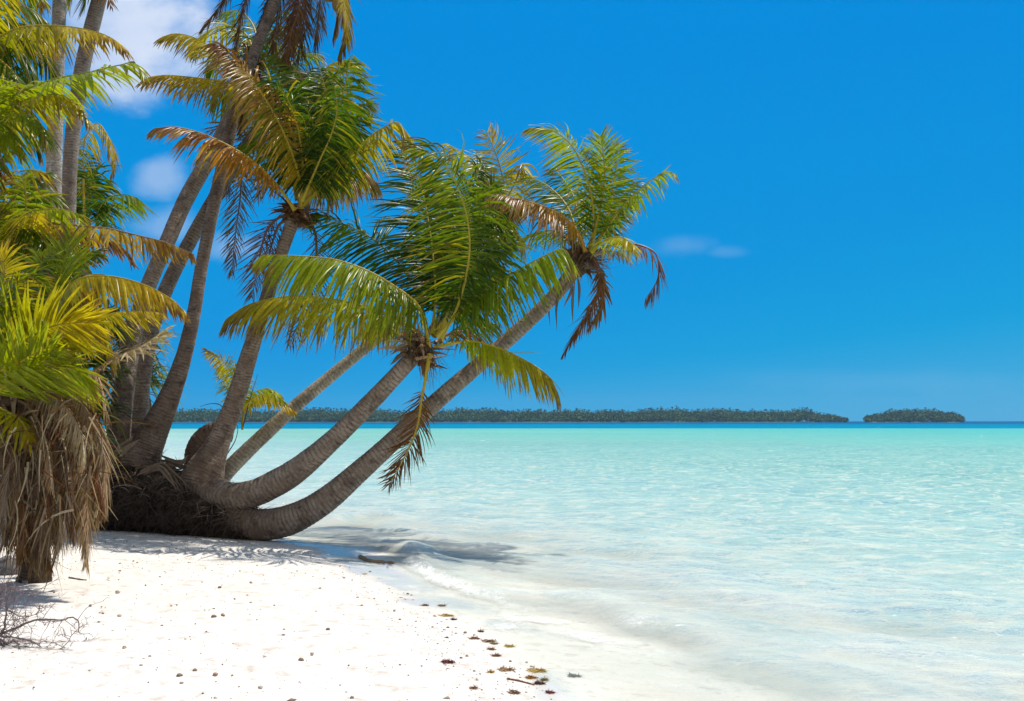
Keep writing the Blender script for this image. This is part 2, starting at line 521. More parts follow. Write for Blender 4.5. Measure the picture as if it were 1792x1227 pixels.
breaker([(1640, 1262), (1500, 1200), (1380, 1168), (1290, 1138), (1180, 1088), (1080, 1062), (980, 1030)], [.03, .04, .045, .055, .06, .045, .015], .26, .60, [.15, .2, .3, .25, .6, .2, .1], 231)
breaker([(720, 903), (640, 902), (590, 905), (540, 915)], [.03, .13, .12, .03], .22, .5, [0, .05, .05, .1], 261)
breaker([(1500, 1090), (1380, 1062), (1260, 1030), (1150, 1008)], [.02, .05, .06, .02], .3, .6, [.1, .25, .25, .1], 291)
breaker([(800, 945), (700, 925), (620, 925), (540, 935)], [.02, .05, .05, .03], .2, .4, [.1, .25, .3, .5], 311)
zsea = .004 + h
zs = sand_z(P2, d)
depth = zsea - zs
# the thin swash sheet: foam beads along the edge
edge = np.exp(-((depth - .012) / .02) ** 2) * near
foam = np.maximum(foam, .60 * edge * np.clip(.5 + fbm(P2 * 2.0, 3, 91), 0, 1))
swash = np.clip(1 - np.abs(dw - .9) / .9, 0, 1)
foam = np.maximum(foam, .34 * swash * np.clip(.4 + fbm(P2 * 1.2, 3, 95), 0, 1))
# colour of the water body by how deep the lagoon is
stops_d = np.array([0, 1.5, 3, 5, 8, 14, 26, 60, 150])
stops_c = np.array([(.75, .79, .69), (.71, .79, .69), (.665, .775, .685), (.555, .725, .635), (.44, .645, .555), (.345, .585, .50), (.26, .53, .43), (.19, .51, .415), (.105, .50, .44)])
stops_c = stops_c * np.array([.83, .815, .845])
cc = np.stack([np.interp(dw, stops_d, stops_c[:, k]) for k in range(3)], 1)
reef = 232 + 14 * fbm(np.column_stack([P2[:, 0] * .012, P2[:, 0] * 0]), 3, 5)
t1 = np.clip((Y - reef) / 18, 0, 1)[:, None]
t2 = np.clip((Y - 420) / 500, 0, 1)[:, None]
deep = (1 - t2) * np.array([.001, .195, .33]) + t2 * np.array([.001, .080, .20])
cc = cc * (1 - t1) + deep * t1
cc = cc * (1 + .10 * fbm(P2 * np.array([.02, .05]), 3, 44)[:, None] * np.clip((Y - 30) / 60, 0, 1)[:, None])
opac = np.clip(1 - np.exp(-np.maximum(depth, 0) * 7.0), 0, 1) * .97
opac = np.where(Y > 90, 1, opac)
capa = np.clip((Y - 9) / 30, 0.12, 1) * np.clip((dw - 1.5) / 3, 0, 1) * np.clip(1.3 - Y / 900, .5, 1)
gloss = np.clip((depth + .005) / .02, 0, 1) * (.10 + .18 * np.clip(3 * fbm(P2 * np.array([.9, .7]), 3, 131), 0, 1) + .72 * np.clip(depth / .22, 0, 1)) * np.interp(Y, [0, 30, 120, 230, 260, 900], [1, 1, .6, .45, .14, .14])
sea = make('sea_water', np.column_stack([P2, zsea]), F2, M_WATER, col=cc,
           attrs={'opacity': opac, 'foam': foam, 'far': np.clip((Y - 25) / 80, 0, 1), 'caps': capa, 'gloss': gloss})
tag(sea, kind='structure')

# ------------------------------------------------------------------ palms
PAL = dict(dark=(.034, .072, .006), green=(.068, .125, .007), mid=(.135, .185, .008), lime=(.25, .30, .010), yellow=(.42, .33, .020), gold=(.46, .32, .018),
           orange=(.42, .20, .016), brown=(.19, .095, .036), rust=(.17, .068, .032), dead=(.215, .140, .085), tan=(.40, .275, .160), grey=(.27, .205, .15), straw=(.50, .42, .30))
for k_ in PAL: PAL[k_] = np.array(PAL[k_])
BROWN = np.array((.20, .115, .05))

def frond(parent, pts, D, dD=0.0, L=.72, c0='green', c1=None, tip=.25, droop=1.0, S=None, twist=0.0, vee=.25, wind=(-.10, 0, 0), t0=.16, spacing=.026,
          width=.0165, rib='yellow', ribr=.023, sides=(1, 1), ragged=.18, seed=None, dead=False, name=None, bow=0.0, ang=(20, 62), Ltip=.30, gaps=0.0):
    """a coconut frond: a curved midrib (photo pixels + distance) carrying two rows of folded leaflets"""
    r = np.random.default_rng(seed if seed is not None else int(abs(pts[-1][0] * 13 + pts[-1][1] * 7 + pts[0][0])) + 1)
    base = np.array(parent['base'])
    if not dead: L, droop = L * 1.12, droop * 1.25
    pts = np.asarray(pts, float)
    ch = np.concatenate([[0], np.cumsum(np.hypot(*np.diff(pts, axis=0).T))]); ch /= ch[-1]
    Dv = D + dD * ch + bow * np.sin(math.pi * ch)
    C = W(pts[:, 0], pts[:, 1], Dv)
    n = 64
    P = catmull(C, n)
    T = norm(np.gradient(P, axis=0))
    seg = np.concatenate([[0], np.cumsum(np.linalg.norm(np.diff(P, axis=0), axis=1))]); total = seg[-1]
    H = P[-1] - P[0]; H = np.array([H[0], H[1], 0])
    if S is None:
        S0 = np.cross(H, (0, 0, 1.0)); S0 /= max(np.linalg.norm(S0), 1e-6)
    else:
        S0 = np.array(S, float)
    Sv = norm(S0[None] - T * (T @ S0)[:, None])
    Nv = np.cross(Sv, T)
    flip = np.where((Nv[:, 2] < -.05), -1, 1); 
    if flip.mean() < 0: Sv, Nv = -Sv, -Nv
    if twist:
        a = np.radians(twist) * np.linspace(.4, 1, n)[:, None]
        Sv, Nv = Sv * np.cos(a) + Nv * np.sin(a), Nv * np.cos(a) - Sv * np.sin(a)
    c0v = PAL[c0]; c1v = PAL[c1] if c1 else c0v
    K = 5
    VV, CC, FF = [], [], []
    cnt = int(total * (1 - t0) / spacing)
    clump = r.normal(0, 1, 40)
    for sd, wt in ((1, sides[0]), (-1, sides[1])):
        if wt <= 0: continue
        t = t0 + (1 - t0) * (np.arange(cnt) + r.uniform(-.35, .35, cnt)) / cnt
        t = np.clip(t, t0, .998)
        if gaps > 0: t = t[r.random(cnt) > gaps * (0.5 + .5 * np.interp(t, np.linspace(0, 1, 40), clump))]
        m = len(t)
        f = lambda A: np.stack([np.interp(t, np.linspace(0, 1, n), A[:, k]) for k in range(3)], 1)
        p, tt, ss, nn = f(P), norm(f(T)), norm(f(Sv)), norm(f(Nv))
        u = (t - t0) / (1 - t0)
        ln = L * wt * np.interp(u, [0, .08, .3, .6, .85, 1], [.45, .72, 1, .92, .6, Ltip]) * (1 + r.normal(0, .09, m)) 
        cut = r.random(m) < ragged
        ln = np.where(cut, ln * r.uniform(.55, .95, m), ln)
        cl_ = np.interp(t, np.linspace(0, 1, 40), clump)
        an = np.radians(ang[0] + (ang[1] - ang[0]) * u ** 1.3 + 5 * cl_ + r.normal(0, 4, m))
        jt = r.normal(0, .16, (m, 3)) if dead else 0.0
        d0 = norm(jt + sd * ss * np.cos(an)[:, None] + tt * np.sin(an)[:, None] + nn * (vee + .10 * r.normal(0, 1, m))[:, None])
        dr = droop * (1 + .25 * cl_ + r.normal(0, .13, m))
        w_ = np.array(wind)
        q = p + nn * .004
        rows_ = []
        dirs = []
        for k in range(K + 1):
            s = k / K
            dk = norm(d0 + (np.array((0, 0, -1.0)) * (dr * (.50 + .68 * s))[:, None]) * 1.0 + w_ * s * 1.6)
            dirs.append(dk)
            rows_.append(q)
            q = q + dk * (ln / K)[:, None]
        prof = (.45, 1.0, 1.0, .82, .50, .06)
        cj = r.normal(0, .11, m)
        lc = c0v * (1 - u)[:, None] ** 1.2 + c1v * (1 - (1 - u)[:, None] ** 1.2)
        lc = lc * (1 + cj)[:, None]
        yel = r.random(m)[:, None] < .10
        lc = np.where(yel, lc * .5 + PAL['yellow'] * .5 if not dead else lc * .75, lc)
        tipb = np.clip(tip + r.normal(0, .16, m) + .25 * (u > .82), 0, 1)
        V = np.zeros((m, K + 1, 3, 3)); Cc = np.zeros((m, K + 1, 3, 3))
        wd = width * (.75 + .25 * np.minimum(1, ln / (L + 1e-6))) * (1 + r.normal(0, .1, m))
        roll = r.normal(0, .28, m)
        for k in range(K + 1):
            dk = dirs[k]
            wv = norm(tt - dk * np.sum(tt * dk, 1, keepdims=True))
            nv_ = norm(np.cross(dk, wv))
            rr = roll * (.4 + k / K)
            wv = wv * np.cos(rr)[:, None] + nv_ * np.sin(rr)[:, None]
            nv_ = norm(np.cross(dk, wv))
            up_ = np.sign(np.sum(nv_ * (nn + np.array((0, 0, .3))), 1, keepdims=True)); nv_ = nv_ * np.where(up_ == 0, 1, up_)
            hw = (wd * prof[k])[:, None]
            V[:, k, 0] = rows_[k] - wv * hw - nv_ * hw * .45
            V[:, k, 1] = rows_[k]
            V[:, k, 2] = rows_[k] + wv * hw - nv_ * hw * .45
            s = k / K
            bt = np.clip((s - (1 - tipb)) / .22, 0, 1)[:, None]
            ck = lc * (1 - bt) + (BROWN if not dead else lc * .8) * bt
            Cc[:, k, :] = ck[:, None]
        VV.append(V.reshape(-1, 3)); CC.append(Cc.reshape(-1, 3))
        i = (np.arange(m) * (K + 1) * 3)[:, None, None] + (np.arange(K) * 3)[None, :, None] + np.arange(2)[None, None]
        FF.append(np.stack([i, i + 1, i + 4, i + 3], -1).reshape(-1, 4))
    off = 0
    for k in range(len(VV)):
        FF[k] = FF[k] + off; off += len(VV[k])
    o = None
    if VV:
        o = make(name or ('dead_frond' if dead else 'frond'), np.concatenate(VV), np.concatenate(FF), M_DEAD if dead else M_LEAF, parent, base, np.concatenate(CC))
    tr_ = np.linspace(0, 1, n)
    R = ribr * np.interp(tr_, [0, .04, .16, .5, .85, 1], [1.9, 1.35, 1.0, .68, .34, .12])
    V, F, _ = tube_arrays(P, R, 6)
    rc = PAL[rib] * np.ones((n, 1)); tipc = (lc[-1] if VV else PAL[rib])
    rc = rc * 1.15 * (1 - .35 * tr_[:, None]) + PAL['brown' if not dead else rib] * .35 * tr_[:, None]
    ro = make('midrib', V, F, M_RIB, o if o else parent, base, np.repeat(rc, 6, 0))
    return o

def trunk(parent, pts, ring=.085, tint=(1, 1, 1), tint0=None, bulge=.05, seed=1, sides=26, name='trunk', jag=1.0):
    """pts: (px, py, half-width px, distance). A ringed, scarred, slightly lumpy palm stem"""
    base = np.array(parent['base'])
    pts = np.asarray(pts, float)
    C = np.column_stack([W(pts[:, 0], pts[:, 1], pts[:, 3]), pts[:, 2] * pts[:, 3] / FPX])
    Ltot = np.linalg.norm(np.diff(C[:, :3], axis=0), axis=1).sum()
    n = int(min(900, max(60, Ltot / .012)))
    Q = catmull(C, n)
    P, R = Q[:, :3], Q[:, 3]
    s = np.concatenate([[0], np.cumsum(np.linalg.norm(np.diff(P, axis=0), axis=1))])
    V, F, (T, X, Yv, th) = tube_arrays(P, R, sides)
    Dv = norm(V - P[:, None])
    q3 = np.stack([np.broadcast_to(np.cos(th)[None] * 1.6, V.shape[:2]), np.broadcast_to(np.sin(th)[None] * 1.6, V.shape[:2]), np.broadcast_to(s[:, None] * 2.2, V.shape[:2])], -1)
    nzz = fbm(q3, 4, seed)
    ph = s[:, None] / ring + .55 * fbm(q3 * .8, 2, seed + 9) + .35 * np.sin(s[:, None] * 3.1 + seed)
    fr = ph - np.floor(ph)
    saw = (fr - .5) * .030 * jag                                   # each leaf scar steps in slightly
    cut = np.exp(-(np.minimum(fr, 1 - fr) / .10) ** 2)
    hf = fbm(q3 * np.array([3.0, 3.0, 5.0]), 3, seed + 30)
    k = 1 + saw - .016 * cut * jag * (.3 + 1.4 * np.clip(vnoise(q3 * 1.7, seed + 77) + .4, 0, 1)) + bulge * nzz + .022 * hf
    V = P[:, None] + Dv * (R[:, None] * k)[..., None]
    tc = np.array(tint, float)[None] * np.ones((n, 1))
    if tint0 is not None:
        w = np.exp(-s / (.22 * s[-1]))[:, None]
        tc = tc * (1 - w) + np.array(tint0)[None] * w
    tcv = np.repeat(tc, sides, 0) * (1 + .12 * nzz.reshape(-1, 1))
    return make(name, V, F, M_TRUNK, parent, base, tcv, {'along': np.repeat(s, sides), 'ring': cut, 'ca': np.broadcast_to(np.cos(th)[None], V.shape[:2]), 'sa': np.broadcast_to(np.sin(th)[None], V.shape[:2])})

def blades(bag, P0, dirs, lens, width, cols, r, droop=.8, K=4, twist=.4):
    """loose ribbon strands growing from points P0"""
    m = len(P0)
    q = np.array(P0, float); d = norm(np.array(dirs, float))
    side = norm(np.cross(d, r.normal(0, 1, (m, 3))))
    V = np.zeros((m, K + 1, 2, 3))
    dr = droop * (1 + r.normal(0, .3, m))
    curl = r.normal(0, twist, (m, 3))
    for k in range(K + 1):
        s = k / K
        w = (np.asarray(width) * (1 - .85 * s ** 1.5))
        w = np.broadcast_to(w, (m,))[:, None]
        V[:, k, 0] = q - side * w; V[:, k, 1] = q + side * w
        dk = norm(d + np.array((0, 0, -1.0)) * (dr * s * 1.3)[:, None] + curl * s)
        q = q + dk * (np.asarray(lens) / K)[:, None]
    i = (np.arange(m) * (K + 1) * 2)[:, None] + (np.arange(K) * 2)[None]
    F = np.stack([i, i + 1, i + 3, i + 2], -1).reshape(-1, 4)
    bag.add(V, F, np.repeat(np.asarray(cols), (K + 1) * 2, 0))

def crown_fibre(parent, px, py, D, R, up, seed, n=46, cols=('dead', 'brown', 'grey'), length=.34):
    """the matted sheath where the frond stalks leave the stem: overlapping bracts and fibre"""
    r = np.random.default_rng(seed)
    base = np.array(parent['base'])
    c = W(px, py, D)
    up = norm(np.array(up, float))
    x = norm(np.cross(up, (0, 1.0, 0.01))); y = np.cross(up, x)
    bag = Bag()
    # core
    zz_ = np.linspace(-1.9, 1.15, 22); th = np.arange(16) / 16 * 2 * math.pi
    prof = np.interp(zz_, [-1.9, -.9, 0, .6, 1.15], [.78, .92, 1.12, .95, .35])
    V = np.zeros((22, 16, 3))
    for i, (z, p) in enumerate(zip(zz_, prof)):
        rad = R * p * (1 + .16 * r.normal(0, 1, 16).clip(-1.5, 1.5) * .6)
        V[i] = c + up * z * R * 1.05 + np.cos(th)[:, None] * rad[:, None] * x + np.sin(th)[:, None] * rad[:, None] * y
    i = np.arange(21)[:, None] * 16; j = np.arange(16)[None]
    F = np.stack([i + j, i + (j + 1) % 16, i + 16 + (j + 1) % 16, i + 16 + j], -1).reshape(-1, 4)
    bag.add(V, F, PAL['dead'] * .55)
    # bracts and torn fibre
    a = r.uniform(0, 6.283, n); z = r.uniform(-1.6, .8, n)
    rad = np.cos(a)[:, None] * x + np.sin(a)[:, None] * y
    P0 = c + up * (z * R)[:, None] + rad * R * .9
    cols_ = np.array([PAL[cols[k]] for k in r.integers(0, len(cols), n)]) * r.uniform(.6, 1.25, (n, 1))
    blades(bag, P0, rad * .75 + up * r.uniform(-.5, .9, (n, 1)), length * r.uniform(.4, 1.2, n), r.uniform(.012, .055, n), cols_, r, .7, 4, .5)
    m = n * 3
    a = r.uniform(0, 6.283, m); z = r.uniform(-1.5, 1.0, m)
    rad = np.cos(a)[:, None] * x + np.sin(a)[:, None] * y
    cols_ = np.array([PAL[cols[k]] for k in r.integers(0, len(cols), m)]) * r.uniform(.4, 1.1, (m, 1))
    blades(bag, c + up * (z * R)[:, None] + rad * R * .95, rad + up * r.uniform(-.6, .9, (m, 1)), length * r.uniform(.4, 1.4, m), np.full(m, .005), cols_, r, .9, 4, .9)
    V, F, Cc = bag.out()
    return make('crown_fibre', V, F, M_FIBRE, parent, base, Cc)

def palm(px, py, D, label, group='coconut palms growing at the shore', name='coconut_palm'):
    return empty(name, W(px, py, D), label, 'palm tree', group)

def hanging_strips(parent, pts, D, seed, col='grey', w=.022):
    """a few dry spathes hanging under a crown, one mesh each"""
    r = np.random.default_rng(seed)
    for (x0, y0, x1, y1) in pts:
        base = np.array(parent['base'])
        a, b = W(x0, y0, D), W(x1, y1, D + r.normal(0, .15))
        m = (a + b) / 2 + np.array((r.normal(0, .05), r.normal(0, .05), .04))
        P = catmull([a, m, b], 14)
        hw = w * np.sin(np.linspace(.25, math.pi, 14)) 
        side = norm(np.cross(P[-1] - P[0], (r.normal(0, .4), 1, .1)))
        th = norm(np.cross(P[-1] - P[0], side)) * .006
        V = np.stack([P - side * hw[:, None], P + th, P + side * hw[:, None], P - th], 1)
        i = np.arange(13)[:, None] * 4; j = np.arange(4)[None]
        F = np.stack([i + j, i + (j + 1) % 4, i + 4 + (j + 1) % 4, i + 4 + j], -1).reshape(-1, 4)
        make('dry_spathe', V, F, M_FIBRE, parent, base, np.broadcast_to(PAL[col] * r.uniform(.7, 1.1), (14 * 4, 3)))

def rot(dx, dz, dy=0): return (dx, dy, dz)

# ---- the lowest leaning palm: long stem over the water, outermost crown
pA = palm(440, 922, 15.0, 'longest leaning palm, its stem lowest and reaching farthest over the water')
trunk(pA, [(405, 905, 27, 15.25), (450, 918, 27, 15.05), (500, 912, 26.5, 14.95), (560, 882, 23, 14.95), (640, 815, 18.5, 15.0), (720, 742, 16, 15.1), (800, 671, 14.5, 15.2), (900, 585, 13, 15.3), (975, 512, 12.5, 15.4), (1012, 462, 14, 15.45)],
      tint=(1.05, 1.0, .95), tint0=(.72, .60, .52), seed=3, ring=0.062, jag=1.25)
crown_fibre(pA, 1020, 452, 15.45, .14, (.45, .1, .9), 5, 60, ('grey', 'dead', 'brown'), .42)
k = dict(rib='yellow', width=.0135)
frond(pA, [(1030, 440), (1039, 394), (1035, 343), (1019, 290), (996, 250), (963, 227), (928, 223)], 15.45, -.5, .62, 'mid', 'lime', S=(.75, -.65, .1), twist=12, droop=.85, wind=(-.35, 0, 0), **k)
frond(pA, [(1034, 440), (1044, 394), (1055, 343), (1058, 308), (1055, 265), (1050, 236)], 15.4, -.4, .56, 'green', 'lime', S=(.9, -.35, 0), droop=.45, wind=(.05, 0, .05), tip=.1, ang=(36, 70), **k)
frond(pA, [(1040, 438), (1064, 379), (1073, 326), (1080, 285), (1082, 250)], 15.6, .6, .50, 'green', 'lime', S=(.8, .6, 0), droop=.6, wind=(.1, 0, 0), **k)
frond(pA, [(1038, 440), (1055, 412), (1078, 376), (1107, 343), (1143, 313), (1164, 301), (1186, 306)], 15.4, -.5, .40, 'mid', 'lime', droop=1.2, gaps=.35, S=(.45, .85, -.2), **k)
frond(pA, [(1040, 440), (1064, 386), (1089, 343), (1116, 316)], 15.6, .8, .44, 'green', 'mid', droop=1.0, **k)
frond(pA, [(1024, 440), (1014, 412), (992, 384), (963, 367), (928, 354), (892, 345), (858, 338)], 15.2, -1.0, .62, 'orange', 'brown', tip=.5, droop=1.1, S=(.3, .9, .2), rib='orange')
frond(pA, [(1022, 436), (1010, 408), (992, 361), (963, 329), (922, 306)], 15.7, .9, .62, 'green', 'mid', S=(.5, .8, .1), twist=20, droop=.9, **k)
frond(pA, [(1020, 438), (1000, 415), (965, 404), (920, 412)], 15.6, .8, .5, 'mid', 'lime', droop=1.0, **k)
frond(pA, [(1022, 436), (1015, 392), (1000, 335), (968, 292)], 15.9, 1.2, .6, 'dark', 'green', droop=.9, **k)
frond(pA, [(1036, 440), (1052, 425), (1085, 415), (1110, 430)], 15.1, -.9, .5, 'lime', 'yellow', droop=1.2, **k)
frond(pA, [(1036, 444), (1062, 432), (1092, 427), (1125, 431), (1148, 446), (1151, 487), (1128, 526)], 15.4, -.2, .52, 'rust', 'rust', droop=1.5, spacing=.05, width=.011, rib='rust', dead=True, t0=.3, ragged=.3)
frond(pA, [(1036, 452), (1050, 480), (1050, 508), (1034, 541), (1008, 580), (985, 621)], 15.3, -.3, .42, 'brown', 'rust', droop=1.5, width=.013, rib='rust', dead=True, spacing=.032, t0=.1)
frond(pA, [(1038, 452), (1052, 478), (1056, 520), (1046, 552), (1030, 576)], 15.45, .2, .34, 'brown', 'brown', droop=1.5, width=.013, rib='rust', dead=True, spacing=.032, t0=.1)
hanging_strips(pA, [(992, 478, 962, 572), (1000, 485, 974, 578), (1006, 490, 1002, 566), (1010, 480, 1012, 540), (998, 482, 985, 540)], 15.3, 3)
frond(pA, [(1040, 446), (1068, 440), (1092, 446), (1104, 462)], 15.2, -.3, .25, 'grey', 'grey', droop=1.4, dead=True, rib='grey', spacing=.06)

# ---- the middle leaning palm, crown nearest the viewer
pB = palm(390, 862, 15.2, 'leaning palm with the lowest crown, one brown frond dangling beneath it')
trunk(pB, [(335, 840, 20, 15.5), (372, 860, 23, 15.3), (425, 868, 24, 15.1), (500, 836, 23, 15.0), (580, 772, 17.5, 14.9), (660, 692, 15.5, 14.8), (725, 622, 14.5, 14.7), (742, 602, 16, 14.7)],
      tint=(1.0, .95, .90), tint0=(.70, .60, .54), seed=8, ring=0.065, jag=.9)
crown_fibre(pB, 736, 607, 14.7, .14, (.62, 0, .78), 11, 64, ('dead', 'brown', 'tan'), .45)
k = dict(rib='yellow', ribr=.022)
frond(pB, [(750, 610), (745, 575), (731, 534), (690, 501), (641, 473), (584, 454), (523, 448), (457, 446)], 14.6, -.9, .92, 'mid', 'lime', droop=1.7, S=(-.35, 1, .15), wind=(-.12, 0, 0), tip=.15, **k)
frond(pB, [(742, 605), (714, 571), (690, 554), (645, 538), (584, 524), (531, 518), (486, 521), (433, 534), (394, 560)], 14.8, .5, .88, 'lime', 'yellow', droop=1.9, S=(-.3, 1, 0), tip=.35, **k)
frond(pB, [(748, 590), (739, 538), (722, 497), (690, 452), (649, 416), (600, 391), (552, 372)], 15.0, .9, .95, 'dark', 'green', droop=.9, S=(.55, .6, .6), vee=.25, tip=.08, wind=(-.05, 0, 0), rib='mid')
frond(pB, [(755, 585), (762, 530), (759, 465), (749, 383), (735, 322), (718, 281), (697, 256)], 15.0, .9, .92, 'dark', 'green', droop=.7, S=(.85, .5, .2), wind=(-.3, 0, 0), tip=.08, **k)
frond(pB, [(765, 590), (790, 560), (812, 500), (822, 432), (816, 375), (800, 326), (771, 281), (728, 256)], 14.5, -.6, .98, 'green', 'mid', droop=.85, S=(.9, -.4, .15), wind=(-.35, 0, 0), tip=.1, sides=(1, 1), **k)
frond(pB, [(770, 585), (795, 535), (828, 465), (857, 416), (881, 379), (912, 360)], 15.0, .8, .66, 'green', 'dark', droop=1.0, S=(.6, .7, 0), tip=.1, wind=(.15, 0, 0), **k)
frond(pB, [(766, 580), (800, 500), (834, 430), (846, 375), (866, 318)], 15.2, 1.2, .74, 'green', 'mid', droop=.8, S=(.8, .5, 0), wind=(.1, 0, .1), tip=.1, **k)
frond(pB, [(768, 585), (790, 530), (822, 480), (862, 440), (895, 425)], 14.7, -.3, .62, 'dark', 'green', droop=1.0, tip=.1, wind=(.12, 0, 0), **k)
frond(pB, [(772, 592), (788, 566), (824, 526), (869, 493), (906, 473), (950, 449), (985, 436), (1001, 456)], 14.6, -.6, .80, 'green', 'lime', droop=1.7, S=(.35, 1, 0), wind=(.05, 0, 0), tip=.12, **k)
frond(pB, [(760, 608), (788, 602), (820, 597), (861, 605), (906, 624), (947, 648), (967, 668), (975, 692)], 14.6, -.4, .66, 'lime', 'yellow', droop=1.9, S=(.3, 1, .1), tip=.3, t0=.2, **k)
frond(pB, [(752, 620), (746, 655), (738, 700), (730, 748), (708, 800), (680, 850)], 14.5, -.5, .50, 'brown', 'rust', droop=.55, S=(.95, -.3, .1), width=.0085, rib='gold', ribr=.026, dead=True, tip=.2, t0=.28, ang=(25, 60), spacing=.019, wind=(-.25, 0, 0))
frond(pB, [(758, 588), (775, 510), (782, 430), (772, 360), (748, 310)], 15.2, 1.0, .85, 'dark', 'green', droop=.9, S=(.85, .45, .2), tip=.05, wind=(-.2, 0, 0), **k)
frond(pB, [(760, 590), (790, 500), (800, 420), (815, 340), (842, 290)], 15.5, 1.4, .78, 'dark', 'green', droop=.9, S=(.8, .5, 0), tip=.05, **k)
frond(pB, [(748, 600), (720, 570), (690, 555), (655, 562), (630, 585)], 15.3, 1.2, .6, 'lime', 'yellow', droop=1.3, tip=.3, **k)
frond(pB, [(770, 598), (800, 575), (835, 560), (868, 568)], 15.2, 1.1, .58, 'green', 'mid', droop=1.3, **k)
frond(pB, [(762, 600), (785, 585), (815, 580), (850, 600)], 14.9, .4, .35, 'brown', 'rust', droop=1.3, dead=True, rib='brown', spacing=.05, width=.012)
hanging_strips(pB, [(720, 605, 683, 622), (715, 612, 682, 640), (728, 600, 690, 612), (745, 605, 762, 560)], 14.6, 9, 'dead', .03)

# ---- the pale stem passing behind
pC = palm(385, 838, 16.4, 'pale slender leaning palm rising behind the other stems, its crown half hidden', )
trunk(pC, [(368, 862, 15, 16.3), (400, 822, 14.5, 16.4), (440, 782, 13.5, 16.5), (520, 708, 11.8, 16.7), (600, 641, 10.5, 16.9), (690, 566, 9.5, 17.2), (770, 490, 9.5, 17.5), (840, 405, 9.5, 17.7)], tint=(1.35, 1.38, 1.28), seed=14, ring=0.059, jag=1.2)
crown_fibre(pC, 846, 398, 17.7, .12, (.6, 0, .8), 17, 40)
k = dict(rib='yellow', spacing=.042)
frond(pC, [(852, 396), (872, 370), (882, 335), (873, 285), (851, 230)], 17.6, -.3, .62, 'yellow', 'gold', S=(.8, .5, 0), droop=.6, wind=(-.3, 0, 0), **k)
frond(pC, [(850, 395), (860, 354), (847, 301), (812, 269), (780, 250)], 17.8, .5, .74, 'mid', 'yellow', S=(.5, .8, .2), droop=1.0, **k)
frond(pC, [(852, 396), (885, 350), (906, 310), (914, 285), (912, 300)], 17.5, -.4, .58, 'lime', 'gold', droop=1.1, tip=.5, S=(.6, .7, 0), **k)
frond(pC, [(850, 394), (856, 345), (850, 300), (832, 265)], 17.9, .8, .7, 'mid', 'lime', droop=.9, S=(.7, .6, 0), **k)
frond(pC, [(854, 398), (890, 368), (925, 352), (955, 365)], 17.8, .6, .6, 'green', 'mid', droop=1.2, **k)
frond(pC, [(848, 396), (815, 350), (770, 320), (725, 330)], 18.0, .8, .75, 'mid', 'yellow', droop=1.2, **k)
frond(pC, [(854, 400), (885, 392), (905, 405), (915, 440)], 17.6, -.2, .55, 'green', 'mid', droop=1.4, **k)
frond(pC, [(852, 404), (868, 430), (872, 470), (865, 500)], 17.6, .1, .3, 'rust', 'brown', droop=1.2, dead=True, rib='brown')

# ---- the upright palm with the flared foot
pD = palm(358, 820, 15.6, 'palm with a flared swollen foot and orange lower fronds, standing on the root mass')
trunk(pD, [(350, 850, 38, 15.5), (359, 824, 34, 15.53), (371, 798, 25.5, 15.58), (386, 765, 19.5, 15.64), (411, 702, 16.5, 15.7), (435, 625, 15, 15.7), (458, 550, 12.5, 15.7), (480, 482, 11.5, 15.7), (502, 415, 11.5, 15.7), (516, 378, 13, 15.7)],
      tint=(.98, .90, .84), tint0=(.72, .60, .53), seed=22, ring=0.046, jag=1.0, bulge=.06)
crown_fibre(pD, 518, 372, 15.7, .12, (.3, 0, .95), 23, 56, ('dead', 'brown', 'rust'), .40)
k = dict(rib='yellow', ribr=.021)
frond(pD, [(527, 365), (527, 330), (521, 300), (507, 258), (485, 209), (455, 160), (423, 121), (397, 91), (377, 77)], 15.5, -1.0, .78, 'gold', 'rust', S=(.55, .8, .2), droop=1.15, wind=(-.1, 0, 0), tip=.25, rib='gold')
frond(pD, [(516, 368), (504, 350), (481, 320), (449, 287), (416, 264), (380, 245), (348, 232), (305, 222), (269, 225)], 15.4, -.9, .66, 'orange', 'rust', S=(-.4, .9, .2), droop=1.15, tip=.3, rib='gold', wind=(-.1, 0, 0))
frond(pD, [(520, 350), (505, 280), (474, 205), (436, 157), (396, 143), (364, 139), (322, 134), (282, 132), (252, 140)], 15.9, .4, .70, 'mid', 'gold', S=(-.3, 1, .1), droop=1.3, tip=.4, rib='gold')
frond(pD, [(522, 345), (505, 260), (470, 180), (430, 125), (393, 100), (365, 80), (335, 64), (305, 59), (283, 65)], 16.0, .2, .66, 'mid', 'yellow', S=(.1, 1, .2), droop=1.1, tip=.25, **k)
frond(pD, [(530, 360), (566, 320), (599, 287), (631, 254), (664, 228), (695, 214), (706, 228), (707, 254)], 15.5, -.8, .62, 'mid', 'yellow', S=(.4, .9, -.2), droop=1.35, tip=.2, **k)
frond(pD, [(528, 355), (542, 335), (566, 277), (586, 222), (602, 157), (609, 121), (613, 98)], 15.5, -.5, .78, 'green', 'mid', S=(.9, -.3, 0), droop=1.0, wind=(.2, 0, 0), tip=.1, **k)
frond(pD, [(530, 355), (573, 261), (592, 222), (618, 189), (650, 178)], 15.8, .5, .68, 'green', 'mid', S=(.6, .7, 0), droop=1.0, wind=(.1, 0, 0), tip=.1, **k)
frond(pD, [(532, 362), (563, 326), (600, 303), (632, 298), (662, 322)], 15.8, .5, .70, 'gold', 'rust', droop=1.6, tip=.55, rib='gold')
frond(pD, [(526, 350), (537, 290), (541, 196), (529, 140), (508, 112), (478, 95)], 15.9, .8, .82, 'green', 'mid', S=(.7, .6, .2), droop=1.0, tip=.1, **k)
frond(pD, [(527, 350), (545, 290), (553, 196), (556, 150), (573, 116), (603, 107), (628, 114)], 16.1, .9, .72, 'mid', 'yellow', droop=1.1, tip=.15, **k)
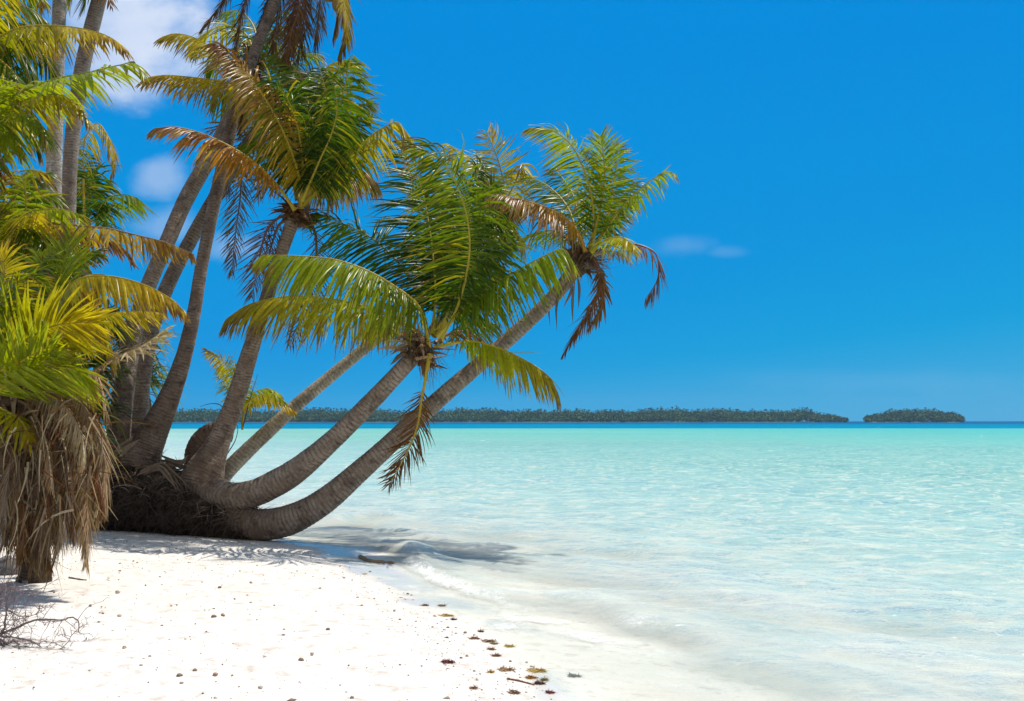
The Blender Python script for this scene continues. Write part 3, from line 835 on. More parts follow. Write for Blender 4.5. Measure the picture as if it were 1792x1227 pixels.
frond(pD, [(526, 355), (530, 290), (520, 220), (498, 165), (470, 140)], 15.5, -.6, .85, 'dark', 'green', S=(.8, -.4, .2), droop=1.1, tip=.05, wind=(-.1, 0, 0), **k)
frond(pD, [(529, 355), (555, 290), (566, 220), (570, 165), (560, 120)], 15.8, .3, .85, 'dark', 'green', S=(.8, .5, 0), droop=1.0, tip=.05, **k)
frond(pD, [(530, 358), (570, 300), (595, 255), (625, 232), (650, 240)], 15.9, .7, .72, 'dark', 'green', droop=1.25, tip=.1, **k)
frond(pD, [(525, 355), (510, 300), (480, 262), (445, 245), (415, 262)], 15.8, .6, .70, 'green', 'mid', droop=1.2, **k)
frond(pD, [(528, 352), (540, 270), (535, 200), (545, 150), (570, 135)], 16.3, 1.1, .85, 'dark', 'green', droop=1.0, S=(.7, .6, 0), tip=.05, **k)
frond(pD, [(529, 352), (560, 280), (580, 235), (590, 190), (585, 150)], 15.3, -.8, .70, 'dark', 'green', droop=1.1, S=(.8, -.4, 0), tip=.05, **k)
frond(pD, [(512, 378), (495, 378), (470, 398), (456, 440), (448, 485), (440, 522)], 15.6, -.2, .55, 'rust', 'brown', dead=True, droop=.55, ang=(25, 60), S=(.9, -.3, 0), width=.009, rib='rust', spacing=.034)
frond(pD, [(508, 384), (490, 392), (478, 420), (470, 455), (474, 490)], 15.7, -.1, .50, 'rust', 'rust', dead=True, droop=.5, ang=(25, 60), S=(.9, .3, 0), width=.009, rib='brown', spacing=.034)
frond(pD, [(528, 376), (548, 398), (554, 440), (546, 500), (525, 560), (505, 606)], 15.8, .1, .50, 'rust', 'rust', dead=True, droop=.55, ang=(25, 60), S=(.9, -.3, 0), width=.009, rib='rust', spacing=.036)

# ---- tall stem leaving the picture at the top, dry fronds hanging from its crown
pE = palm(255, 800, 16.0, 'tall dark palm stem with a beard of dead brown fronds at the very top')
trunk(pE, [(240, 822, 36, 15.9), (257, 780, 29, 16.0), (290, 710, 20, 16.1), (318, 636, 14.5, 16.2), (338, 555, 12, 16.3), (352, 470, 11, 16.4), (372, 370, 11, 16.5), (392, 280, 11, 16.6), (410, 200, 10.5, 16.7), (438, 112, 10, 16.8), (482, 0, 10, 17.0), (512, -70, 10, 17.1)],
      tint=(.80, .72, .68), tint0=(.62, .54, .50), seed=31, ring=0.053)
crown_fibre(pE, 516, -80, 17.1, .2, (.35, 0, .93), 33, 40)
k = dict(dead=True, droop=1.6, width=.009, spacing=.022)
for pts, c_, L_ in (([(512, -70), (480, -75), (445, -40), (425, 20), (415, 80), (412, 130)], 'rust', .55),
                    ([(510, -70), (470, -70), (420, -40), (385, 10), (352, 52)], 'brown', .45),
                    ([(515, -65), (505, -40), (490, 0), (483, 50), (478, 100)], 'brown', .55),
                    ([(516, -65), (520, -30), (514, 20), (505, 70), (498, 122)], 'dead', .55),
                    ([(520, -65), (535, -40), (534, 10), (528, 60), (520, 104)], 'grey', .55),
                    ([(520, -68), (552, -50), (560, -10), (556, 40), (550, 86)], 'grey', .50),
                    ([(518, -66), (530, -30), (522, 20), (508, 66), (512, 100)], 'rust', .5),
                    ([(512, -66), (480, -30), (465, 10), (452, 60), (447, 100)], 'brown', .3)):
    frond(pE, pts, 17.0, random.uniform(-.5, .5), L_, c_, 'brown', rib='brown', **k)
frond(pE, [(522, -72), (565, -70), (592, -40), (602, 10), (606, 50), (592, 98)], 16.8, -.4, .50, 'yellow', 'gold', droop=1.7, tip=.5, rib='gold')
frond(pE, [(522, -72), (560, -60), (585, -20), (590, 20), (582, 70)], 17.2, .2, .45, 'gold', 'brown', droop=1.7, tip=.6, rib='gold')
for i, (x, y, r_) in enumerate(((592, 8, .115), (577, -10, .11))):
    c = W(x, y, 16.9); base = np.array(pE['base'])
    th = np.linspace(0, math.pi, 13)[:, None]; ph = np.arange(18)[None] / 18 * 2 * math.pi
    rr = r_ * (1 + .05 * np.cos(3 * ph) * np.sin(th))
    V = np.stack([rr * np.sin(th) * np.cos(ph), rr * np.sin(th) * np.sin(ph), 1.28 * r_ * np.cos(th) + 0 * ph], -1) + c
    ii = np.arange(12)[:, None] * 18; jj = np.arange(18)[None]
    F = np.stack([ii + jj, ii + 18 + jj, ii + 18 + (jj + 1) % 18, ii + (jj + 1) % 18], -1).reshape(-1, 4)
    make('coconut', V, F, M_RIB, pE, base, np.broadcast_to(np.array((.36, .22, .05)), (len(V.reshape(-1, 3)), 3)))

# ---- two thick stems side by side behind it
pF = palm(208, 790, 15.9, 'thick palm stem with a banded grey patch, nearer of the close leaning pair')
trunk(pF, [(205, 818, 24, 15.9), (208, 760, 20, 15.9), (217, 680, 18, 16.0), (232, 590, 15.5, 16.2), (256, 510, 14, 16.4), (290, 430, 13.5, 16.6), (325, 350, 14, 16.9), (350, 305, 14, 17.0), (375, 262, 13, 17.2), (410, 190, 12, 17.5), (440, 120, 11, 17.8)],
      tint=(.95, .88, .82), tint0=(.5, .44, .42), seed=41, ring=0.050, jag=1.1)
crown_fibre(pF, 446, 108, 17.8, .17, (.4, 0, .9), 43, 36)
k = dict(spacing=.045, rib='yellow')
for pts, dD, c_ in (([(446, 105), (430, 60), (395, 45), (355, 62), (335, 85)], .5, 'lime'), ([(448, 100), (445, 50), (420, 20), (385, 22)], .9, 'mid'),
                    ([(446, 105), (470, 60), (500, 50), (530, 75)], .4, 'mid'), ([(446, 105), (420, 85), (385, 95), (360, 120)], .2, 'green'),
                    ([(450, 100), (470, 40), (505, 15)], .8, 'green'), ([(446, 110), (430, 130), (400, 150), (372, 185)], .3, 'green'),
                    ([(448, 106), (480, 90), (510, 110), (520, 150)], -.2, 'green')):
    frond(pF, pts, 17.8, dD, .72, c_, 'yellow' if c_ == 'lime' else 'mid', droop=1.2, **k)
for pts in ([(446, 112), (430, 150), (425, 190), (420, 235)], [(446, 112), (455, 150), (458, 200), (452, 240)]):
    frond(pF, pts, 17.7, .2, .4, 'rust', 'brown', dead=True, rib='brown', droop=1.4)

pG = palm(262, 720, 16.7, 'slimmer palm stem, second of the close pair leaning behind the dark tall stem')
trunk(pG, [(236, 800, 18, 16.6), (248, 660, 16, 16.7), (268, 565, 13.5, 16.9), (300, 485, 12.5, 17.1), (345, 400, 12, 17.3), (390, 322, 11.5, 17.5), (430, 260, 11, 17.8), (475, 200, 10.5, 18.0)], tint=(.85, .78, .73), seed=47, ring=0.056)
crown_fibre(pG, 482, 190, 18.0, .16, (.5, 0, .86), 49, 36)
for pts, dD, c_ in (([(482, 188), (470, 140), (440, 110), (405, 115)], .5, 'mid'), ([(484, 186), (500, 130), (530, 95), (560, 95)], .8, 'mid'), ([(484, 188), (520, 160), (560, 160), (590, 190)], .5, 'green'),
                    ([(482, 188), (455, 170), (420, 175), (395, 205)], .4, 'lime'), ([(483, 186), (490, 130), (485, 85), (470, 60)], 1.0, 'green'), ([(484, 190), (530, 185), (560, 215), (570, 260)], .3, 'dark'), ([(482, 192), (450, 205), (430, 240)], .6, 'dark')):
    frond(pG, pts, 18.0, dD, .75, c_, 'mid', droop=1.1, **k)
for pts in ([(478, 200), (445, 230), (425, 290), (420, 350), (412, 410), (405, 482)], [(476, 200), (435, 235), (405, 290), (395, 345)], [(484, 200), (475, 250), (465, 310), (450, 350)], [(476, 198), (440, 210), (400, 212), (368, 232)]):
    frond(pG, pts, 17.9, -.2, .55, 'dead', 'brown', dead=True, rib='brown', droop=.7, ang=(20, 55), S=(.9, -.3, 0), width=.010, spacing=.032)

# ---- two straight stems at the left
pH = palm(92, 640, 20.0, 'straight pale grey palm stem, nearer of the two upright ones above the foliage')
trunk(pH, [(92, 800, 15, 20), (93, 640, 14.5, 20), (93, 362, 14, 20.0), (95, 270, 13.3, 20), (98, 180, 12.7, 20), (101, 90, 12, 20), (104, 0, 11.5, 20), (107, -110, 11, 20)], tint=(1.35, 1.36, 1.32), seed=51, ring=0.062, jag=.6, bulge=.025)
crown_fibre(pH, 108, -118, 20, .18, (.02, 0, 1), 52, 20)
pI = palm(120, 650, 20.6, 'darker straight palm stem leaning a little, just behind the pale upright one')
trunk(pI, [(118, 800, 14, 20.6), (119, 640, 13.5, 20.6), (120, 362, 12.5, 20.6), (124, 270, 12.5, 20.6), (134, 180, 12.8, 20.6), (148, 100, 13, 20.6), (168, 20, 13, 20.6), (190, -60, 12, 20.6)], tint=(.92, .85, .80), seed=53, ring=0.056, jag=.8)
crown_fibre(pI, 195, -75, 20.6, .18, (.2, 0, 1), 54, 20)
frond(pI, [(190, -70), (172, -50), (155, -20), (146, 15)], 20.5, -.3, .6, 'mid', 'green', droop=1.4, spacing=.045)
frond(pI, [(195, -70), (185, -40), (187, -10), (195, 12)], 20.5, -.3, .5, 'brown', 'brown', droop=1.4, spacing=.05, dead=True, rib='brown')
frond(pI, [(195, -75), (160, -75), (125, -45), (118, -10), (120, 12)], 20.5, .3, .6, 'mid', 'yellow', droop=1.4, spacing=.045)
frond(pH, [(108, -118), (80, -110), (45, -60), (25, 0), (20, 45)], 19.8, -.6, .75, 'mid', 'yellow', droop=1.4, spacing=.045)
frond(pH, [(108, -118), (90, -80), (72, -30), (62, 30)], 19.8, -.6, .75, 'green', 'mid', droop=1.4, spacing=.045)

# ---- palms standing outside the left edge, their fronds reach into the picture
pR = palm(-120, 700, 13.5, 'palm standing beyond the left edge whose long yellow fronds arch in at the top corner')
trunk(pR, [(-120, 720, 22, 13.5), (-112, 500, 20, 13.5), (-100, 300, 18, 13.5), (-90, 130, 17, 13.5)], seed=61, tint=(.9, .85, .8))
crown_fibre(pR, -88, 118, 13.5, .18, (0, 0, 1), 62, 24)
k = dict(spacing=.036, rib='yellow', ribr=.02)
frond(pR, [(-85, 115), (-40, 85), (0, 64), (34, 49), (89, 45), (147, 51), (192, 65), (224, 90)], 13.5, -.5, .52, 'mid', 'gold', droop=1.5, tip=.35, **k)
for pts, dD, c_, c1_ in (([(-85, 110), (-50, 40), (0, 10), (50, 14), (85, 40)], .6, 'green', 'mid'), ([(-85, 110), (-60, 20), (-10, -30), (40, -30), (80, 0)], .8, 'mid', 'lime'),
                    ([(-85, 112), (-45, 75), (0, 75), (40, 95), (62, 140)], .3, 'dark', 'green'), ([(-85, 115), (-50, 95), (-10, 100), (25, 130), (40, 175)], -.4, 'green', 'mid'),
                    ([(-85, 112), (-30, 60), (25, 62), (70, 84), (98, 130)], 1.4, 'dark', 'green'), ([(-85, 112), (-40, 40), (10, 35), (60, 55), (90, 95)], 1.6, 'dark', 'mid'),
                    ([(-85, 115), (-30, 105), (20, 112), (50, 140), (56, 180)], 1.2, 'dark', 'green'), ([(-85, 105), (-60, 50), (-20, 0), (20, -20)], -.5, 'lime', 'yellow'),
                    ([(-85, 112), (-30, 50), (30, 40), (75, 62), (100, 80)], 1.0, 'mid', 'yellow'), ([(-85, 118), (-50, 125), (-15, 155), (0, 200)], .4, 'dark', 'green')):
    frond(pR, pts, 13.5, dD, .66, c_, c1_, droop=1.3, **k)
frond(pR, [(-85, 120), (-40, 110), (-5, 140), (10, 190), (8, 235)], 13.3, -.2, .35, 'rust', 'brown', dead=True, rib='brown', droop=1.5)

pQ = palm(-110, 760, 11.0, 'palm standing beyond the left edge with bright lime fronds below the yellow arching ones')
trunk(pQ, [(-110, 800, 26, 11), (-100, 560, 22, 11), (-92, 320, 20, 11)], seed=65, tint=(.9, .85, .8))
crown_fibre(pQ, -90, 305, 11, .17, (0, 0, 1), 66, 24)
k = dict(spacing=.032, rib='lime', ribr=.02)
frond(pQ, [(-85, 300), (-50, 225), (0, 181), (51, 154), (103, 137), (154, 127), (205, 115), (236, 111), (250, 132)], 11.0, -.7, .48, 'lime', 'lime', droop=1.0, tip=.12, gaps=.1, vee=.4, **k)
frond(pQ, [(-85, 300), (-40, 225), (0, 196), (51, 172), (103, 166), (137, 185), (155, 212)], 11.0, -.3, .46, 'mid', 'yellow', droop=1.3, tip=.2, **k)
frond(pQ, [(-85, 302), (-40, 245), (0, 212), (40, 200), (70, 215), (84, 250)], 10.9, -.5, .5, 'lime', 'mid', droop=1.2, tip=.1, **k)
frond(pQ, [(-85, 300), (-45, 205), (0, 160), (40, 150), (75, 166)], 11.3, .3, .5, 'mid', 'lime', droop=1.1, **k)
frond(pQ, [(-85, 300), (-50, 215), (-20, 165), (15, 140)], 10.8, -.3, .5, 'lime', 'lime', droop=.8, **k)
frond(pQ, [(-85, 302), (-30, 240), (20, 215), (58, 232), (70, 270)], 11.5, .6, .5, 'green', 'mid', droop=1.2, **k)
frond(pQ, [(-85, 305), (-40, 270), (-5, 240), (20, 236), (40, 262)], 10.9, -.2, .5, 'green', 'lime', droop=1.2, **k)
frond(pQ, [(-85, 310), (-40, 300), (0, 285), (22, 268), (38, 254)], 11.1, .1, .14, 'brown', 'brown', dead=True, rib='brown', ribr=.05, droop=.6)
frond(pQ, [(-85, 310), (-45, 315), (-10, 300), (15, 296)], 11.2, .1, .3, 'rust', 'brown', dead=True, rib='brown', droop=1.4)

# ---- background palms showing through the gap
pN = palm(150, 700, 23.0, 'dark green palm far behind the two upright stems, seen through the gap')
trunk(pN, [(140, 760, 13, 23), (142, 600, 12, 23), (146, 420, 11, 23), (148, 388, 11, 23)], seed=71, tint=(.8, .75, .7))
k = dict(spacing=.055, width=.026, rib='green', ribr=.022)
for pts, dD, c_ in (([(148, 385), (145, 340), (148, 295), (160, 268)], .4, 'dark'), ([(150, 385), (160, 345), (172, 318), (176, 300)], .4, 'dark'), ([(150, 386), (162, 372), (192, 346), (219, 341), (242, 347)], -.6, 'green'),
                    ([(152, 388), (178, 372), (210, 356), (238, 352)], .2, 'mid'), ([(148, 385), (135, 340), (140, 300)], .8, 'dark'), ([(152, 390), (175, 385), (190, 400)], -.5, 'dark'), ([(146, 386), (100, 340), (70, 300), (52, 306)], .2, 'green'),
                    ([(146, 388), (110, 360), (80, 340), (55, 352)], -.4, 'dark'), ([(150, 384), (155, 340), (152, 300)], -.6, 'dark')):
    frond(pN, pts, 23.0, dD, .85, c_, 'green' if c_ == 'dark' else 'mid', droop=.9, tip=.1, **k)
frond(pN, [(148, 380), (146, 300), (150, 240), (170, 216), (192, 246), (200, 283), (193, 308)], 22.6, -.5, .62, 'yellow', 'gold', droop=1.5, tip=.4, spacing=.05, rib='gold')

# ---- the nearer low palms at the left
pP = palm(-70, 860, 11.8, 'low bushy green and yellow palm crowded under the two upright stems')
trunk(pP, [(-70, 880, 34, 11.8), (-60, 720, 30, 11.8), (-42, 560, 27, 11.8), (-25, 470, 26, 11.8)], seed=75, tint=(.8, .72, .66))
crown_fibre(pP, -22, 462, 11.8, .2, (.1, 0, 1), 76, 34)
k = dict(spacing=.034, rib='yellow', ribr=.02)
frond(pP, [(-15, 455), (20, 420), (69, 394), (100, 392), (137, 395), (192, 401), (240, 412), (291, 425), (340, 446)], 11.7, -.6, .46, 'yellow', 'brown', droop=1.5, tip=.45, rib='grey', gaps=.25, spacing=.036)
frond(pP, [(-15, 455), (10, 400), (50, 372), (100, 366), (142, 376)], 11.6, -.5, .5, 'lime', 'lime', droop=.9, tip=.2, **k)
frond(pP, [(-15, 450), (15, 430), (36, 418), (44, 380), (45, 340), (38, 305)], 11.7, -.3, .55, 'lime', 'mid', S=(.9, -.3, 0), droop=.9, wind=(-.2, 0, 0), **k)
for pts, dD, c_, c1_ in (([(-15, 450), (0, 400), (10, 340), (0, 300)], .5, 'mid', 'lime'), ([(-15, 455), (30, 380), (70, 340), (110, 345)], .8, 'green', 'mid'), ([(-15, 455), (40, 430), (90, 420), (130, 445)], .2, 'green', 'mid'),
                    ([(-15, 458), (30, 450), (70, 455), (100, 490)], -.2, 'dark', 'green'), ([(-15, 458), (20, 470), (45, 500), (50, 550)], -.4, 'green', 'mid'), ([(-15, 450), (-5, 390), (25, 330), (60, 305)], .8, 'dark', 'mid'),
                    ([(-15, 452), (20, 400), (60, 400), (95, 440)], -.8, 'dark', 'green'), ([(-15, 452), (20, 360), (60, 310), (90, 300)], 1.2, 'dark', 'green'), ([(-15, 450), (50, 400), (110, 400), (160, 440)], .9, 'dark', 'green'),
                    ([(-15, 450), (0, 380), (-10, 320)], -.2, 'lime', 'yellow'), ([(-15, 452), (20, 410), (40, 380), (70, 372)], -1.0, 'lime', 'yellow'), ([(-15, 455), (60, 440), (120, 470), (150, 530)], 1.0, 'dark', 'green'),
                    ([(-15, 455), (30, 330), (50, 300), (75, 300)], .2, 'mid', 'yellow')):
    frond(pP, pts, 11.8, dD, .56, c_, c1_, droop=1.15, **k)
frond(pP, [(-15, 455), (60, 405), (150, 410), (210, 430), (236, 462)], 12.0, .4, .32, 'brown', 'rust', droop=1.5, dead=True, rib='brown', t0=.45)

pJ = palm(60, 1003, 10.12, 'foreground palm, broad yellow green fronds over a skirt of dead leaves', 'coconut palms growing at the shore')
trunk(pJ, [(60, 1018, 29, 10.15), (62, 1000, 26, 10.12), (62, 960, 24, 10.05), (64, 880, 25, 9.9), (58, 790, 28, 9.75), (40, 720, 28, 9.75)], seed=81, tint=(.30, .24, .20), ring=0.043, jag=1.6, sides=22)
crown_fibre(pJ, 34, 702, 9.75, .2, (-.1, 0, 1), 82, 50, ('dead', 'brown', 'tan'), .5)
k = dict(spacing=.019, rib='yellow', ribr=.015, width=.0145)
# broad fronds, seen face on
frond(pJ, [(-30, 668), (0, 634), (34, 603), (86, 573), (130, 565), (168, 566)], 9.3, -.3, .58, 'lime', 'yellow', S=(.3, -.55, .8), droop=.22, vee=.05, tip=.12, ang=(30, 62), wind=(.12, 0, 0), **k)
frond(pJ, [(-40, 715), (0, 682), (34, 660), (69, 648), (110, 643), (140, 652), (158, 672)], 9.2, -.3, .56, 'lime', 'lime', S=(.25, -.75, .6), droop=.42, vee=.05, tip=.15, ang=(32, 66), wind=(.05, 0, 0), **k)
frond(pJ, [(30, 695), (60, 610), (92, 514), (105, 478), (118, 440), (124, 414)], 9.9, .4, .60, 'mid', 'lime', S=(.9, -.4, .1), droop=.35, vee=.1, tip=.15, ang=(30, 64), wind=(-.05, 0, .05), **k)
frond(pJ, [(36, 695), (70, 590), (110, 515), (137, 489), (184, 483), (240, 494), (291, 518), (322, 544)], 9.8, -.3, .48, 'lime', 'gold', S=(-.2, .8, .5), droop=1.2, vee=.1, tip=.35, wind=(.2, 0, 0), **k)
frond(pJ, [(36, 695), (90, 610), (150, 565), (200, 548), (250, 545), (282, 548)], 10.2, .2, .40, 'lime', 'yellow', droop=1.1, tip=.15, wind=(.1, 0, 0), **k)
frond(pJ, [(-50, 690), (-10, 655), (30, 636), (70, 614), (98, 604)], 9.0, -.2, .42, 'lime', 'lime', S=(.3, -.5, .8), droop=.3, tip=.05, **k)
frond(pJ, [(0, 690), (-5, 600), (0, 520), (8, 470), (0, 440)], 9.7, -.2, .5, 'lime', 'yellow', S=(.9, -.4, 0), droop=.5, tip=.15, **k)
frond(pJ, [(10, 690), (25, 580), (50, 500), (80, 450), (100, 428)], 10.0, .4, .6, 'green', 'lime', S=(.8, -.5, 0), droop=.7, tip=.1, **k)
frond(pJ, [(20, 690), (50, 560), (90, 490), (140, 455), (172, 440)], 10.4, .7, .55, 'mid', 'green', droop=.8, S=(.6, -.4, .5), tip=.1, **k)
frond(pJ, [(30, 690), (95, 600), (150, 560), (185, 590), (196, 640)], 10.1, .3, .50, 'lime', 'yellow', droop=1.2, tip=.2, **k)
frond(pJ, [(30, 690), (80, 640), (125, 600), (158, 545), (160, 520)], 9.6, -.2, .36, 'lime', 'yellow', S=(.8, -.5, .1), droop=.3, tip=.45, wind=(.1, 0, .2), **k)
frond(pJ, [(20, 690), (70, 660), (120, 640), (160, 690)], 9.9, .1, .5, 'lime', 'yellow', droop=1.1, tip=.2, **k)
frond(pJ, [(-30, 690), (-10, 560), (20, 500), (60, 480)], 9.4, -.2, .52, 'lime', 'mid', S=(.7, -.6, .3), droop=.7, tip=.1, **k)
frond(pJ, [(-30, 690), (-20, 590), (0, 545), (40, 530), (75, 560)], 9.6, 0, .5, 'green', 'lime', droop=.9, S=(.4, -.6, .6), tip=.1, **k)
frond(pJ, [(-40, 700), (0, 600), (45, 560), (90, 545), (120, 520)], 10.1, .5, .52, 'green', 'mid', droop=.7, S=(.4, -.6, .6), **k)
frond(pJ, [(-30, 705), (0, 715), (35, 735), (55, 770)], 9.3, -.2, .38, 'lime', 'yellow', droop=1.1, tip=.15, **k)
frond(pJ, [(40, 705), (90, 720), (120, 745), (128, 790)], 9.7, .1, .35, 'lime', 'gold', droop=1.3, tip=.3, **k)
# the stiff straw coloured broken frond
frond(pJ, [(60, 700), (120, 668), (164, 650), (206, 624), (250, 605), (292, 578)], 9.6, -.3, .36, 'dead', 'straw', dead=True, rib='tan', droop=.75, vee=.3, S=(.2, .8, .5), spacing=.03, width=.014, t0=.45, ang=(45, 75))
frond(pJ, [(60, 702), (130, 670), (165, 655), (180, 690), (186, 735)], 9.7, 0, .34, 'tan', 'dead', dead=True, rib='tan', droop=1.3, spacing=.04, width=.012, t0=.3)
# skirt
sk = dict(dead=True, droop=4.2, spacing=.0125, width=.0068, ragged=.5, t0=.10, ang=(5, 60), vee=.0, gaps=.25, ribr=.013)
skirt = [([(44, 700), (100, 700), (150, 730), (180, 790), (184, 850), (170, 905)], -.3, 'dead', 'tan', .5),
         ([(44, 702), (90, 705), (130, 750), (150, 820), (152, 900), (150, 985)], -.5, 'tan', 'tan', .42),
         ([(44, 702), (85, 715), (110, 770), (120, 840), (112, 910), (100, 960)], -.6, 'dead', 'grey', .5),
         ([(40, 702), (60, 720), (78, 780), (82, 850), (74, 920), (66, 985)], -.65, 'grey', 'dead', .5),
         ([(30, 702), (20, 730), (30, 790), (40, 860), (42, 930), (36, 975)], -.65, 'dead', 'brown', .5),
         ([(20, 702), (-5, 730), (0, 790), (6, 850), (10, 910), (8, 950)], -.5, 'grey', 'dead', .5),
         ([(10, 702), (-30, 740), (-40, 800), (-40, 870), (-34, 920)], -.3, 'dead', 'brown', .5),
         ([(44, 700), (110, 690), (160, 720), (188, 770), (192, 812)], .2, 'brown', 'dead', .45),
         ([(44, 698), (100, 735), (140, 800), (150, 860), (140, 930)], .3, 'brown', 'dead', .5),
         ([(40, 700), (70, 740), (100, 800), (108, 870), (96, 940)], .4, 'brown', 'brown', .5),
         ([(36, 700), (40, 745), (50, 810), (52, 880), (48, 950)], .4, 'brown', 'dead', .5),
         ([(20, 700), (0, 745), (-12, 820), (-14, 890)], .4, 'brown', 'dead', .5),
         ([(44, 700), (90, 690), (135, 700), (172, 745)], -.6, 'tan', 'dead', .36),
         ([(30, 698), (70, 690), (110, 705), (140, 750), (146, 800)], -.8, 'tan', 'straw', .36),
         ([(20, 700), (40, 705), (66, 735), (84, 790), (90, 850)], -.85, 'dead', 'tan', .36),
         ([(0, 700), (10, 715), (20, 760), (16, 830), (4, 900)], -.9, 'tan', 'grey', .4),
         ([(-10, 705), (0, 730), (8, 760), (30, 800), (36, 850)], -.8, 'brown', 'dead', .4),
         ([(40, 700), (120, 715), (165, 755), (176, 820), (168, 890)], -.1, 'dead', 'straw', .45),
         ([(44, 700), (115, 760), (138, 860), (146, 940), (156, 1000)], -.45, 'tan', 'straw', .30),
         ([(44, 700), (70, 730), (60, 800), (56, 880), (72, 960), (76, 1000)], -.6, 'grey', 'dead', .4),
         ([(50, 760), (56, 820), (50, 900), (58, 960), (50, 1000)], -.55, 'brown', 'dead', .26),
         ([(60, 760), (78, 830), (84, 900), (80, 960), (92, 1000)], -.5, 'dead', 'brown', .26),
         ([(44, 702), (96, 722), (128, 790), (126, 870), (130, 950)], -.5, 'brown', 'dead', .36),
         ([(30, 702), (52, 760), (36, 830), (30, 900), (34, 980)], -.62, 'brown', 'tan', .30),
         ([(44, 702), (120, 730), (150, 760), (176, 850), (180, 900)], -.35, 'brown', 'rust', .40)]
for i, (pts, dD, a, b, L_) in enumerate(skirt):
    frond(pJ, pts, 9.6, dD, L_, a, b, rib=('dead', 'brown', 'tan')[i % 3], seed=900 + i, **sk)

def tangle():
    r = np.random.default_rng(44); base = np.array(pJ['base']); bag = Bag(); n = 900
    x = r.uniform(-20, 188, n); y = r.uniform(715, 905, n)
    keep = (x < 150 + 40 * np.clip((860 - y) / 120, -1, 1)); x, y = x[keep], y[keep]; n = len(x)
    P0 = W(x, y, 9.6 + r.uniform(-.75, .5, n))
    d = np.stack([r.normal(.05, .45, n), r.normal(-.1, .4, n), r.normal(-.6, .5, n)], 1)
    x[:260] = r.uniform(18, 112, 260); y[:260] = r.uniform(830, 945, 260)
    Dd = 9.6 + r.uniform(-.75, .3, n); Dd[:260] = r.uniform(9.38, 9.58, 260)
    P0 = W(x, y, Dd); d[:260] *= np.array((.5, .5, 1.3))
    cols = np.array([PAL[('dead', 'brown', 'tan', 'grey', 'straw', 'rust')[k]] for k in r.integers(0, 6, n)]) * r.uniform(.45, 1.1, (n, 1))
    blades(bag, P0, d, r.uniform(.25, .62, n), r.uniform(.004, .012, n), cols, r, .9, 6, .45)
    V, F, Cc = bag.out()
    tag(make('dead_leaflet', V, F, M_DEAD, pJ, base, Cc), kind='stuff')
tangle()

# ---- young palm behind the flared stem
pL = palm(424, 760, 16.2, 'young palm shoot with three short yellow fronds sprouting behind the flared stem', 'young growth on the root mass', 'young_palm')
k = dict(rib='gold', ribr=.010, spacing=.020, width=.011)
frond(pL, [(424, 752), (426, 715), (410, 662), (387, 630), (362, 614)], 16.2, .1, .36, 'lime', 'gold', droop=.8, tip=.25, S=(.85, -.5, .1), t0=.25, wind=(-.1, 0, -.1), **k)
frond(pL, [(424, 752), (424, 730), (440, 707), (462, 697), (487, 702), (517, 721)], 16.2, .1, .26, 'yellow', 'gold', droop=1.4, tip=.15, t0=.35, **k)
frond(pL, [(424, 752), (426, 720), (416, 676), (402, 650), (384, 640)], 16.3, .3, .34, 'lime', 'lime', droop=1.0, tip=.15, t0=.3, S=(.8, .5, .1), **k)
frond(pL, [(424, 752), (430, 712), (452, 692), (478, 690), (500, 705)], 16.1, .0, .28, 'yellow', 'lime', droop=1.2, tip=.15, t0=.3, S=(.4, .8, .3), **k)
frond(pL, [(424, 752), (428, 712), (445, 687), (470, 680), (492, 692)], 16.3, .3, .30, 'lime', 'lime', droop=1.1, tip=.15, t0=.35, **k)
for pts in ([(424, 752), (440, 690), (451, 655)], [(398, 794), (412, 770), (416, 748), (410, 735)], [(392, 716), (384, 708), (366, 707), (350, 712)]):
    C = catmull(W([p[0] for p in pts], [p[1] for p in pts], 16.1), 24)
    V, F, _ = tube_arrays(C, np.linspace(.010, .003, 24), 6)
    make('bare_stalk', V, F, M_RIB, pL, np.array(pL['base']), np.broadcast_to(PAL['brown'] * .5, (len(V.reshape(-1, 3)), 3)))

